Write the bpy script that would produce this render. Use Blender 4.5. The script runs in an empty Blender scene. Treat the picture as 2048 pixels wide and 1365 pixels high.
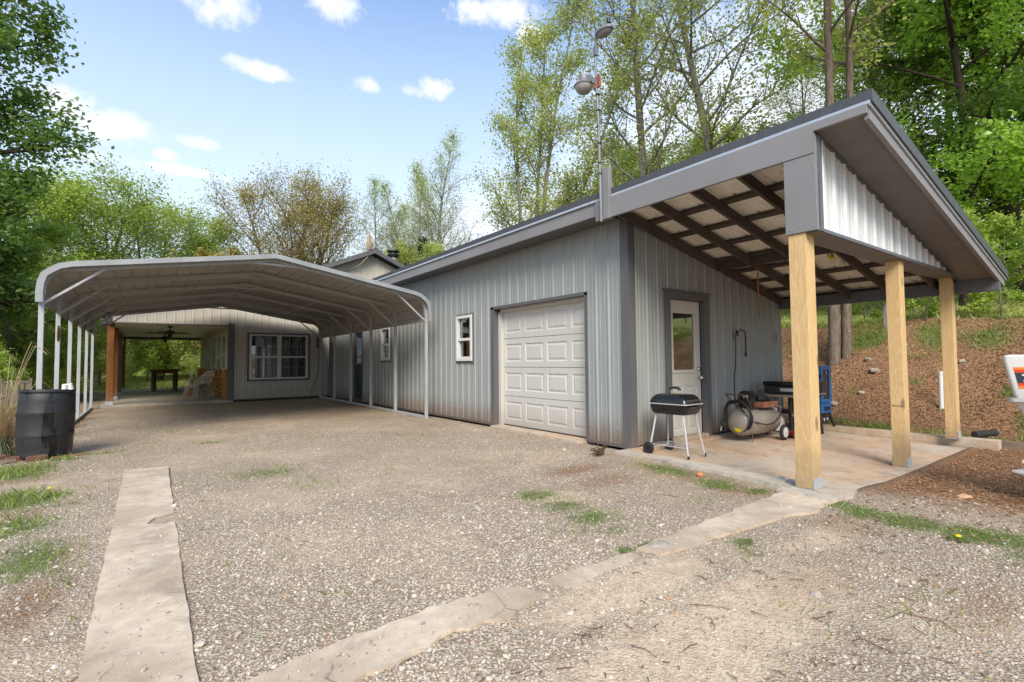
import bpy, math, random
import numpy as np
from math import sin, cos, pi, radians, sqrt, atan2
random.seed(7)
rng = np.random.default_rng(11)
SC = bpy.context.scene
COL = SC.collection

# ------------------------------------------------------------------ camera
CAM = (-5.38, -4.60, 1.20)
YAW, PITCH, ROLL = radians(36.256), radians(2.355), radians(-0.506)
def cam_setup():
    from mathutils import Vector, Matrix
    F = Vector((sin(YAW)*cos(PITCH), cos(YAW)*cos(PITCH), sin(PITCH)))
    R = Vector((cos(YAW), -sin(YAW), 0)); U = R.cross(F)
    R2 = R*cos(ROLL) + U*sin(ROLL); U2 = R2.cross(F)
    cd = bpy.data.cameras.new('camera'); co = bpy.data.objects.new('camera', cd); COL.objects.link(co)
    m = Matrix((R2, U2, -F)).transposed().to_4x4(); m.translation = Vector(CAM)
    co.matrix_world = m
    cd.sensor_width = 36; cd.lens = 36*998.44/2048; cd.clip_start = .05; cd.clip_end = 2000
    SC.camera = co
cam_setup()

# ------------------------------------------------------------------ node helper
class NT:
    def __init__(s, tree): s.t = tree; s.n = tree.nodes; s.l = tree.links
    def node(s, typ, **kw):
        n = s.n.new(typ)
        for k, v in kw.items():
            if k == 'inp':
                for a, b in v.items():
                    s.put(n.inputs[a], b)
            else: setattr(n, k, v)
        return n
    def put(s, sock, v):
        if isinstance(v, bpy.types.NodeSocket): s.l.new(v, sock)
        elif isinstance(v, bpy.types.Node): s.l.new(v.outputs[0], sock)
        elif isinstance(v, (tuple, list)) and len(v) == 3 and sock.type == 'RGBA': sock.default_value = (*v, 1)
        else: sock.default_value = v
    def math(s, op, a, b=None, c=None, clamp=False):
        n = s.node('ShaderNodeMath', operation=op, use_clamp=clamp)
        for i, v in enumerate((a, b, c)):
            if v is not None: s.put(n.inputs[i], v)
        return n.outputs[0]
    def noise(s, vec, scale, detail=4, rough=.55, dist=0):
        n = s.node('ShaderNodeTexNoise', inp={'Scale': scale, 'Detail': detail, 'Roughness': rough, 'Distortion': dist})
        if vec is not None: s.put(n.inputs['Vector'], vec)
        return n.outputs['Fac']
    def ramp(s, fac, stops, interp='LINEAR'):
        n = s.node('ShaderNodeValToRGB'); n.color_ramp.interpolation = interp
        e = n.color_ramp.elements
        while len(e) < len(stops): e.new(.5)
        for el, (p, c) in zip(e, stops):
            el.position = p; el.color = (*c, 1) if len(c) == 3 else c
        s.put(n.inputs[0], fac); return n.outputs[0]
    def maprange(s, v, a, b, c=0, d=1, smooth=True):
        n = s.node('ShaderNodeMapRange'); n.interpolation_type = 'SMOOTHSTEP' if smooth else 'LINEAR'
        for i, x in enumerate((v, a, b, c, d)): s.put(n.inputs[i], x)
        return n.outputs[0]
    def mix(s, fac, a, b, blend='MIX'):
        n = s.node('ShaderNodeMix', data_type='RGBA', blend_type=blend)
        s.put(n.inputs[0], fac); s.put(n.inputs[6], a); s.put(n.inputs[7], b); return n.outputs[2]
    def scale(s, vec, sx, sy, sz):
        n = s.node('ShaderNodeVectorMath', operation='MULTIPLY'); s.put(n.inputs[0], vec); n.inputs[1].default_value = (sx, sy, sz)
        return n.outputs[0]

# ------------------------------------------------------------------ world: Nishita sky with small fair-weather clouds
SUN_EL, SUN_AZ = radians(40), radians(214)      # azimuth from +Y toward +X
w = bpy.data.worlds.new('World'); SC.world = w; w.use_nodes = True
T = NT(w.node_tree); T.n.clear()
sky = T.node('ShaderNodeTexSky', sky_type='NISHITA', sun_disc=False, sun_elevation=SUN_EL, sun_rotation=SUN_AZ, altitude=200, air_density=1.0, dust_density=1.5, ozone_density=1.6)
tc = T.node('ShaderNodeTexCoord')
dirv = T.node('ShaderNodeVectorMath', operation='NORMALIZE', inp={0: tc.outputs['Generated']}).outputs[0]
sep = T.node('ShaderNodeSeparateXYZ', inp={0: dirv})
az = T.math('ARCTAN2', sep.outputs[0], sep.outputs[1])
el = T.math('ARCSINE', sep.outputs[2])
wob = T.math('SUBTRACT', T.noise(dirv, 16, 6, .62), .5)
wob2 = T.math('SUBTRACT', T.noise(dirv, 45, 5, .6), .5)
CL = [(.088,.575,.062,.034,.9),(.293,.605,.048,.03,.85),(.60,.625,.10,.022,.9),(.675,.590,.027,.017,1),(.118,.497,.030,.010,.6),(.165,.490,.050,.013,.85),(.343,.498,.034,.014,.95),(.481,.504,.034,.017,1),
      (-.105,.380,.042,.026,.9),(-.050,.362,.052,.026,.95),(.069,.364,.037,.010,.6),(.019,.335,.018,.010,.85),(-.085,.312,.034,.013,.8),(.034,.316,.085,.009,.7),(.431,.500,.022,.009,.5),
      (1.16,.36,.44,.26,.93),(.75,.26,.40,.10,.7),(2.2,.5,.5,.13,.8),(-1.4,.6,.4,.1,.8),(-2.4,.45,.3,.08,.8),(2.9,.7,.35,.1,.8)]
mask = None
for a0, e0, ra, re, amt in CL:
    u = T.math('DIVIDE', T.math('SUBTRACT', az, a0), ra); v = T.math('DIVIDE', T.math('SUBTRACT', el, e0), re)
    d = T.math('ADD', T.math('MULTIPLY', u, u), T.math('MULTIPLY', v, v))
    k = 4.6 if ra < .3 else 1.8
    d = T.math('ADD', d, T.math('ADD', T.math('MULTIPLY', wob, k), T.math('MULTIPLY', wob2, 2.6)))
    m = T.maprange(d, 1.5, -.35, 0, amt)
    mask = m if mask is None else T.math('MAXIMUM', mask, m)
hz = T.maprange(el, .66, .16, .06, .95, smooth=False)
# thin haze whitens the sky low down
skyc = T.mix(hz, sky.outputs[0], (3.05, 3.25, 3.5))
cloud = T.mix(T.maprange(T.math('ADD', wob2, wob), -.25, .3), (2.55, 2.6, 2.85), (3.1, 3.1, 3.1))
skyc = T.mix(1.0, skyc, (.71, .755, .785), 'MULTIPLY')
tot = T.mix(mask, skyc, cloud)
bg = T.node('ShaderNodeBackground', inp={0: tot, 1: .15})
T.l.new(bg.outputs[0], T.node('ShaderNodeOutputWorld').inputs[0])

# ------------------------------------------------------------------ sun (behind thin cloud)
from mathutils import Vector, Matrix, Euler, Quaternion
sd = bpy.data.lights.new('sun', 'SUN'); sd.energy = 1.35; sd.angle = radians(26); sd.color = (1, .91, .78)
so = bpy.data.objects.new('sun', sd); COL.objects.link(so)
sv = Vector((sin(SUN_AZ)*cos(SUN_EL), cos(SUN_AZ)*cos(SUN_EL), sin(SUN_EL)))
so.rotation_euler = sv.to_track_quat('Z', 'Y').to_euler()
SC.view_settings.view_transform = 'Standard'; SC.view_settings.look = 'None'
SC.view_settings.exposure = 1.5; SC.view_settings.gamma = 1; SC.view_settings.use_curve_mapping = False
SC.render.engine = 'CYCLES'
SC.cycles.max_bounces = 8; SC.cycles.diffuse_bounces = 4; SC.cycles.glossy_bounces = 3; SC.cycles.transmission_bounces = 5; SC.cycles.transparent_max_bounces = 8
SC.cycles.use_denoising = True
SC.cycles.caustics_reflective = False; SC.cycles.caustics_refractive = False

# ------------------------------------------------------------------ materials
MATS = {}
def mat(name, build):
    if name in MATS: return MATS[name]
    m = bpy.data.materials.new(name); m.use_nodes = True
    t = NT(m.node_tree); t.n.clear()
    out = t.node('ShaderNodeOutputMaterial'); b = t.node('ShaderNodeBsdfPrincipled')
    t.l.new(b.outputs[0], out.inputs[0])
    build(t, b, out); MATS[name] = m; return m
def setp(t, b, **k):
    names = dict(col='Base Color', rough='Roughness', metal='Metallic', spec='Specular IOR Level', coat='Coat Weight', emit='Emission Strength', nrm='Normal', alpha='Alpha', trans='Transmission Weight')
    for a, v in k.items(): t.put(b.inputs[names[a]], v)
def bump(t, h, strength=.3, dist=.01):
    return t.node('ShaderNodeBump', inp={'Strength': strength, 'Distance': dist, 'Height': h}).outputs[0]
def ocoord(t): return t.node('ShaderNodeTexCoord').outputs['Object']
def wcoord(t): return t.node('ShaderNodeNewGeometry').outputs['Position']
def painted(name, c, rough=.45, metal=0, var=.08, spec=.5, sc=3, streak=True, grime=0):
    def f(t, b, o):
        p = wcoord(t)
        q = t.scale(p, sc*4, sc*4, sc*.5) if streak else t.scale(p, sc, sc, sc)
        n = t.noise(q, 1, 5, .6); n2 = t.noise(p, 37, 3, .6)
        lo = tuple(x*(1-var*2) for x in c); hi = tuple(min(1, x*(1+var)) for x in c)
        col = t.ramp(n, [(.3, lo), (.7, hi)])
        col = t.mix(t.math('MULTIPLY', n2, .25), col, tuple(x*.75 for x in c))
        if grime:
            z = t.node('ShaderNodeSeparateXYZ', inp={0: p}).outputs[2]
            g = t.math('MULTIPLY', t.maprange(t.math('ADD', z, t.math('MULTIPLY', n, -.5)), .25, -.25), grime)
            col = t.mix(g, col, (.17, .11, .07))
        setp(t, b, col=col, rough=t.math('ADD', rough-.06, t.math('MULTIPLY', n2, .15)), metal=metal, spec=spec, nrm=bump(t, n2, .08, .002))
    return mat(name, f)
def wood(name, c1, c2, rough=.7, axis='z', sc=1.0, knots=True):
    def f(t, b, o):
        p = ocoord(t)
        s = {'z': (14, 14, 1.1), 'x': (1.1, 14, 14), 'y': (14, 1.1, 14)}[axis]
        q = t.scale(p, s[0]*sc, s[1]*sc, s[2]*sc)
        rnd = t.node('ShaderNodeObjectInfo').outputs['Random']
        qq = t.node('ShaderNodeVectorMath', operation='ADD', inp={0: q}); cx = t.node('ShaderNodeCombineXYZ', inp={0: t.math('MULTIPLY', rnd, 31.), 1: t.math('MULTIPLY', rnd, 17.)}); t.l.new(cx.outputs[0], qq.inputs[1]); q = qq.outputs[0]
        g = t.noise(q, 1.3, 5, .6, 1.2)
        wv = t.math('FRACT', t.math('MULTIPLY', g, 7))
        line = t.maprange(wv, .0, .9)
        col = t.mix(t.math('MULTIPLY', line, .75), c1, c2)
        fine = t.noise(t.scale(q, 6, 6, 6), 3, 3, .6)
        col = t.mix(t.math('MULTIPLY', fine, .35), col, c2)
        if knots:
            v = t.node('ShaderNodeTexVoronoi', inp={'Vector': t.scale(p, 5, 5, 2.2), 'Scale': .8})
            kn = t.maprange(v.outputs['Distance'], .17, .07)
            col = t.mix(t.math('MULTIPLY', kn, .75), col, tuple(x*.35 for x in c2))
        wz_ = t.node('ShaderNodeSeparateXYZ', inp={0: wcoord(t)}).outputs[2]; wn_ = t.noise(wcoord(t), 5, 5, .6)
        col = t.mix(t.math('MULTIPLY', t.maprange(t.math('ADD', wz_, t.math('MULTIPLY', wn_, -.7)), .12, -.35), .55), col, (.22, .16, .11))
        col = t.mix(t.math('MULTIPLY', t.maprange(wn_, .55, .72), .25), col, c2)
        setp(t, b, col=col, rough=rough, spec=.3, nrm=bump(t, t.math('ADD', g, fine), .3, .005))
    return mat(name, f)
def concrete(name, c, stain=(.36, .2, .11), amt=.5, rough=.9, crack=1.1):
    def f(t, b, o):
        p = wcoord(t)
        n = t.noise(p, 1.1, 6, .65); n2 = t.noise(p, 14, 5, .6); n3 = t.noise(p, 120, 2, .5)
        col = t.ramp(n2, [(.25, tuple(x*.78 for x in c)), (.75, tuple(min(1, x*1.12) for x in c))])
        col = t.mix(t.math('MULTIPLY', t.maprange(n, .38, .62), amt), col, stain)
        dk = t.maprange(t.noise(t.scale(p, 1, 1, 1), 3.3, 7, .7, .5), .50, .66)
        col = t.mix(t.math('MULTIPLY', dk, .45), col, tuple(x*.42 for x in c))
        pw = t.node('ShaderNodeVectorMath', operation='ADD', inp={0: p}); t.l.new(t.scale(t.node('ShaderNodeTexNoise', inp={'Vector': p, 'Scale': 1.2, 'Detail': 5}).outputs['Color'], .5, .5, .5), pw.inputs[1])
        ve = t.node('ShaderNodeTexVoronoi', feature='DISTANCE_TO_EDGE', inp={'Vector': pw.outputs[0], 'Scale': crack})
        ck = t.math('MULTIPLY', t.math('MULTIPLY', t.maprange(ve.outputs['Distance'], .006, .001), .6), t.maprange(n, .50, .60))
        col = t.mix(ck, col, (.07, .05, .035))
        sp = t.maprange(n3, .66, .74); col = t.mix(t.math('MULTIPLY', sp, .6), col, (.08, .06, .045))
        setp(t, b, col=col, rough=rough, spec=.25, nrm=bump(t, t.math('ADD', t.math('MULTIPLY', n2, .4), n3), .30, .004))
    return mat(name, f)

M_SID = painted('galvalume_grey_siding', (.315, .335, .325), .52, .08, .05, spec=.4, grime=.8)
M_SIDH = painted('beige_siding', (.50, .47, .40), .6, 0, .05, grime=.3)
M_WHT = painted('white_metal_panel', (.70, .72, .71), .4, .1, .05)
M_TRIM = painted('charcoal_trim', (.115, .115, .122), .5, 0, .08, grime=.3)
M_TRIMB = painted('blue_grey_trim', (.16, .18, .21), .45, .2, .08)
M_FASC = painted('grey_painted_board', (.235, .23, .235), .6, 0, .06, sc=1.2, streak=False)
M_SOF = painted('grey_soffit_board', (.185, .172, .165), .8, 0, .08, sc=6, streak=False)
M_DRIP = painted('silver_drip_edge', (.52, .56, .58), .35, .5, .05)
M_DARK = painted('dark_brown_timber', (.075, .062, .052), .8, 0, .1, streak=False)
M_ROOFU = painted('beige_roof_underside', (.90, .87, .79), .6, 0, .08, sc=2)
M_ROOF = painted('dark_grey_roof', (.09, .095, .105), .45, .2, .08)
M_GALV = painted('galvanised_steel', (.43, .455, .465), .5, .15, .10, sc=6)
M_CPP = painted('weathered_grey_carport_sheet', (.37, .36, .345), .55, .05, .10, sc=1.5, streak=False)
M_CPT = painted('galvanised_carport_trim', (.33, .345, .35), .5, .2, .12, sc=2, streak=False)
M_GDOOR = painted('white_garage_door', (.56, .545, .50), .5, 0, .03, grime=.35)
M_DOOR = painted('cream_door', (.60, .58, .52), .5, 0, .03)
M_VINYL = painted('white_vinyl', (.68, .68, .66), .4, 0, .02)
M_BLUED = painted('dark_teal_door', (.012, .03, .045), .35, 0, .1)
M_PINE = wood('yellow_pine', (.70, .51, .27), (.54, .34, .14))
M_CEDAR = wood('stained_cedar', (.26, .105, .03), (.12, .045, .012))
M_LOG = wood('honey_log', (.55, .27, .075), (.28, .115, .03), axis='y', sc=1.5)
M_GREYW = wood('weathered_grey_wood', (.30, .25, .20), (.13, .10, .075), knots=False)
M_BRNW = wood('brown_table_wood', (.16, .085, .04), (.07, .035, .018), knots=False)
M_KERB = concrete('pale_concrete', (.50, .45, .37), (.40, .27, .17), .35)
M_SLAB = concrete('red_stained_concrete', (.52, .44, .35), (.52, .34, .21), .8)
M_STRIP = concrete('sandy_concrete', (.62, .51, .38), (.40, .31, .225), .8, crack=1.6)
M_PORCH = concrete('grey_porch_concrete', (.42, .38, .32), (.30, .25, .19), .5)
M_BLK = painted('black_enamel', (.012, .012, .012), .12, 0, .1, streak=False)
M_BLKM = painted('black_steel', (.02, .02, .021), .5, 0, .2, streak=False)
M_RUB = painted('black_rubber', (.022, .022, .022), .7, 0, .15, streak=False)
M_CHROME = painted('chrome', (.7, .7, .7), .2, 1, .02, streak=False)
M_LEGM = painted('pale_tube_steel', (.55, .54, .51), .4, .2, .05, streak=False)
M_TANK = painted('taupe_tank_paint', (.30, .265, .22), .42, .15, .15, streak=False)
M_PROP = painted('white_cylinder_paint', (.66, .64, .58), .45, 0, .12, streak=False, sc=8)
M_RED = painted('red_jack_paint', (.5, .045, .02), .35, 0, .1, streak=False)
M_BLUE = painted('blue_enamel', (.008, .125, .36), .3, 0, .08, streak=False)
M_RUST = painted('rusty_wood', (.30, .125, .06), .85, 0, .25, streak=False, sc=10)
M_BRNM = painted('brown_steel_bar', (.14, .075, .05), .6, 0, .2, streak=False)
M_CORD = painted('black_cable', (.015, .015, .015), .6, 0, .1, streak=False)
M_PLAS = painted('cream_plastic', (.40, .36, .26), .5, 0, .05, streak=False)
M_YEL = painted('yellow_plastic', (.75, .62, .0), .4, 0, .03, streak=False)
M_BULB = painted('frosted_bulb', (.8, .78, .7), .15, 0, .02, streak=False)
M_ORG = painted('orange_stripe', (.85, .22, .02), .4, 0, .02, streak=False)
M_REDS = painted('red_stripe', (.72, .05, .02), .4, 0, .02, streak=False)
M_NAVY = painted('charcoal_stripe', (.03, .04, .055), .4, 0, .02, streak=False)
M_MOTW = painted('white_cowl', (.72, .71, .66), .35, 0, .05, streak=False)
M_BRICK = painted('dark_red_brick', (.17, .075, .05), .9, 0, .25, streak=False, sc=12)
M_ROCK = painted('tan_rock', (.42, .34, .26), .9, 0, .25, streak=False, sc=9)
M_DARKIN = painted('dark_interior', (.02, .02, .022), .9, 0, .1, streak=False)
M_CURT = painted('grey_curtain', (.42, .43, .45), .9, 0, .1)
M_PCEIL = painted('cream_ceiling_panel', (.88, .86, .74), .4, .05, .04)
M_LAB = painted('pale_label', (.45, .45, .45), .5, 0, .1, streak=False)
M_TANR = painted('tan_ornament', (.38, .29, .19), .8, 0, .15, streak=False)
M_TAPE = painted('black_tape', (.02, .02, .022), .6, 0, .1, streak=False)
def _barrel(t, b, o):
    p = ocoord(t); s = t.node('ShaderNodeSeparateXYZ', inp={0: p})
    n = t.noise(t.scale(p, 10, 10, 1.4), 1, 4, .6); n2 = t.noise(p, 30, 5, .65)
    col = t.ramp(n2, [(.3, (.010, .010, .011)), (.7, (.024, .024, .026))])
    wet = t.maprange(n, .54, .60)
    col = t.mix(wet, col, (.005, .005, .006))
    sc = t.maprange(t.noise(t.scale(p, 6, 6, 60), 2, 3, .7), .64, .72)
    col = t.mix(t.math('MULTIPLY', sc, .4), col, (.2, .2, .2))
    setp(t, b, col=col, rough=t.math('SUBTRACT', .55, t.math('MULTIPLY', wet, .38)), nrm=bump(t, n2, .15, .003))
M_BAR = mat('wet_black_drum', _barrel)
def _glass(t, b, o):
    t.n.remove(b)
    g = t.node('ShaderNodeBsdfGlossy', inp={'Roughness': .01, 'Color': (.9, .93, .95)}); tr = t.node('ShaderNodeBsdfTransparent', inp={0: (.75, .78, .76)})
    lw = t.node('ShaderNodeLayerWeight', inp={0: .25})
    f = t.math('ADD', .10, t.math('MULTIPLY', lw.outputs['Facing'], .55), clamp=True)
    m = t.node('ShaderNodeMixShader'); t.put(m.inputs[0], f); t.l.new(tr.outputs[0], m.inputs[1]); t.l.new(g.outputs[0], m.inputs[2])
    t.l.new(m.outputs[0], o.inputs[0])
M_GLASS = mat('window_glass', _glass)
def leafmat(name, c, c2, trans=.48, gloss=.06):
    def f(t, b, o):
        t.n.remove(b)
        a = t.node('ShaderNodeAttribute', attribute_name='lv')
        col = t.mix(a.outputs['Fac'], c, c2)
        d = t.node('ShaderNodeBsdfDiffuse', inp={0: col}); tr = t.node('ShaderNodeBsdfTranslucent', inp={0: t.mix(.35, col, (col_boost(c2)))})
        g = t.node('ShaderNodeBsdfGlossy', inp={'Roughness': .45, 'Color': (.55, .55, .55)})
        m = t.node('ShaderNodeMixShader', inp={0: trans}); t.l.new(d.outputs[0], m.inputs[1]); t.l.new(tr.outputs[0], m.inputs[2])
        m2 = t.node('ShaderNodeMixShader', inp={0: gloss}); t.l.new(m.outputs[0], m2.inputs[1]); t.l.new(g.outputs[0], m2.inputs[2])
        t.l.new(m2.outputs[0], o.inputs[0])
    return mat(name, f)
def col_boost(c): return (min(1, c[0]*1.5), min(1, c[1]*1.6), c[2]*.8)
L_FRESH = leafmat('fresh_green_leaf', (.22, .34, .045), (.48, .60, .12))
L_MID = leafmat('mid_green_leaf', (.24, .33, .065), (.48, .56, .14))
L_DARK = leafmat('deep_green_leaf', (.10, .19, .04), (.23, .35, .085), .45)
L_SYC = leafmat('spring_poplar_leaf', (.29, .33, .08), (.58, .63, .21), .5)
L_GOLD = leafmat('golden_bud_leaf', (.26, .215, .065), (.56, .48, .16), .4)
L_PALE = leafmat('pale_yellow_green_leaf', (.33, .40, .11), (.60, .67, .24), .5)
L_CED = leafmat('dark_cedar_needle', (.025, .050, .020), (.07, .11, .04), .2)
L_BRIGHT = leafmat('bright_beech_leaf', (.20, .37, .04), (.44, .64, .12), .5)
L_GRASS = leafmat('grass_blade', (.13, .19, .035), (.33, .39, .10), .3, .04)
L_DRY = leafmat('dry_straw_blade', (.40, .29, .17), (.62, .48, .31), .25, .05)
L_LITTER = leafmat('fallen_leaf', (.16, .075, .038), (.56, .37, .22), .12, .05)
def barkmat(name, c1, c2, sc=1):
    def f(t, b, o):
        p = ocoord(t); n = t.noise(t.scale(p, 16*sc, 16*sc, 4*sc), 1, 6, .65); n2 = t.noise(p, 3, 3, .5)
        col = t.ramp(n, [(.32, c1), (.68, c2)]); col = t.mix(t.math('MULTIPLY', n2, .4), col, c1)
        lich = t.maprange(t.noise(p, 9, 5, .6), .60, .70); col = t.mix(t.math('MULTIPLY', lich, .35), col, tuple(min(1, x*1.7) for x in c2))
        setp(t, b, col=col, rough=.9, spec=.2, nrm=bump(t, n, .8, .03))
    return mat(name, f)
B_GREY = barkmat('grey_bark', (.11, .095, .075), (.30, .265, .22))
B_PALE = barkmat('pale_bark', (.13, .12, .10), (.33, .31, .27))
B_DARK = barkmat('dark_bark', (.025, .02, .016), (.085, .065, .05))
B_BRN = barkmat('brown_bark', (.10, .075, .055), (.25, .195, .15))

# ground: crushed gravel, dust, soil, leaf mould and lawn weighted by vertex fields
def _ground(t, b, o):
    p = wcoord(t)
    def vor(sc, feat='F1'):
        return t.node('ShaderNodeTexVoronoi', feature=feat, inp={'Vector': p, 'Scale': sc, 'Randomness': 1.0})
    wz = t.node('ShaderNodeVectorMath', operation='ADD', inp={0: p}); t.l.new(t.scale(t.node('ShaderNodeTexNoise', inp={'Vector': p, 'Scale': 60}).outputs['Color'], .006, .006, .006), wz.inputs[1]); p2 = wz.outputs[0]
    v1 = t.node('ShaderNodeTexVoronoi', inp={'Vector': p2, 'Scale': 62.}); v2 = t.node('ShaderNodeTexVoronoi', inp={'Vector': p2, 'Scale': 130.})
    c1 = t.node('ShaderNodeSeparateColor', inp={0: v1.outputs['Color']}).outputs
    c2 = t.node('ShaderNodeSeparateColor', inp={0: v2.outputs['Color']}).outputs
    pal = [(0, (.24, .18, .125)), (.18, (.50, .41, .30)), (.4, (.64, .54, .41)), (.62, (.44, .39, .32)), (.8, (.78, .70, .57)), (1, (.52, .34, .20))]
    s1 = t.ramp(c1[0], pal); s2 = t.ramp(c2[0], pal)
    big = t.maprange(t.noise(p, 2.3, 4, .6), .42, .58)
    st = t.mix(t.math('MULTIPLY', big, .8), s2, s1)
    gap = t.maprange(v1.outputs['Distance'], .30, .62); gap2 = t.maprange(v2.outputs['Distance'], .35, .65)
    st = t.mix(t.math('MULTIPLY', gap, .72), st, (.19, .135, .088)); st = t.mix(t.math('MULTIPLY', gap2, .35), st, (.21, .155, .105))
    n1 = t.noise(p, .55, 5, .62, .3); n2 = t.noise(p, 1.7, 6, .65, .3); n3 = t.noise(p, 9, 6, .7)
    sepp = t.node('ShaderNodeSeparateXYZ', inp={0: p})
    dust = t.math('MULTIPLY', t.maprange(t.math('ADD', t.math('MULTIPLY', n1, .65), t.math('MULTIPLY', n2, .35)), .46, .62), .72)
    dust = t.math('MAXIMUM', t.math('MULTIPLY', dust, .7), t.maprange(t.math('ADD', t.node('ShaderNodeAttribute', attribute_name='dust').outputs['Fac'], t.math('MULTIPLY', t.noise(p, 6, 6, .7), .8)), .72, 1.15))
    dust = t.math('MULTIPLY', dust, t.maprange(t.noise(p, 30, 4, .7), .36, .5, .45, 1))
    dcol = t.ramp(n3, [(.3, (.46, .345, .225)), (.7, (.64, .51, .36))])
    col = t.mix(dust, st, dcol)
    def att(nm): return t.node('ShaderNodeAttribute', attribute_name=nm).outputs['Fac']
    # brown organic specks
    spk = t.maprange(t.noise(t.scale(p, 1, 1.6, 1), 34, 6, .75), .57, .66); area = t.maprange(n2, .34, .60)
    col = t.mix(t.math('MULTIPLY', t.math('MULTIPLY', spk, area), .75), col, (.12, .068, .038))
    soil = t.math('MULTIPLY', att('soil'), t.maprange(t.math('ADD', t.math('MULTIPLY', n3, .7), att('soil')), .45, .95))
    scol = t.ramp(t.noise(p, 26, 6, .72), [(.3, (.075, .040, .022)), (.5, (.20, .098, .045)), (.72, (.40, .22, .11))])
    scol = t.mix(t.maprange(c2[1], .80, .95), scol, (.50, .36, .24))
    col = t.mix(soil, col, scol)
    gcol = t.ramp(t.noise(p, 40, 5, .7), [(.3, (.05, .085, .02)), (.7, (.15, .20, .05))])
    ga = att('grass'); g = t.maprange(t.math('ADD', t.math('MULTIPLY', t.noise(p, 17, 6, .7), .9), ga), .78, 1.2)
    col = t.mix(t.math('MULTIPLY', g, .85), col, gcol)
    lawn = att('lawn'); lcol = t.ramp(t.noise(p, 1.3, 8, .72), [(.28, (.20, .24, .05)), (.5, (.30, .33, .085)), (.64, (.45, .40, .19)), (.8, (.36, .26, .14))])
    col = t.mix(lawn, col, lcol)
    h = t.math('ADD', t.math('MULTIPLY', t.math('SUBTRACT', 1, gap), .6), t.math('MULTIPLY', n3, .8))
    h = t.math('MULTIPLY', h, t.math('SUBTRACT', 1, t.math('MULTIPLY', dust, .6)))
    setp(t, b, col=col, rough=.95, spec=.15, nrm=bump(t, h, .75, .012))
M_GROUND = mat('gravel_and_soil', _ground)
def _stone(t, b, o):
    r = t.node('ShaderNodeObjectInfo').outputs['Random']
    col = t.ramp(r, [(0, (.20, .155, .12)), (.15, (.44, .37, .29)), (.35, (.64, .56, .45)), (.5, (.33, .31, .28)), (.68, (.56, .46, .34)), (.85, (.74, .68, .57)), (.95, (.24, .22, .20)), (1, (.52, .27, .13))])
    n = t.noise(wcoord(t), 90, 3, .6)
    col = t.mix(t.math('MULTIPLY', n, .35), col, (.25, .2, .15))
    setp(t, b, col=col, rough=.85, spec=.25)
M_STONE = mat('gravel_stone', _stone)

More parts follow.
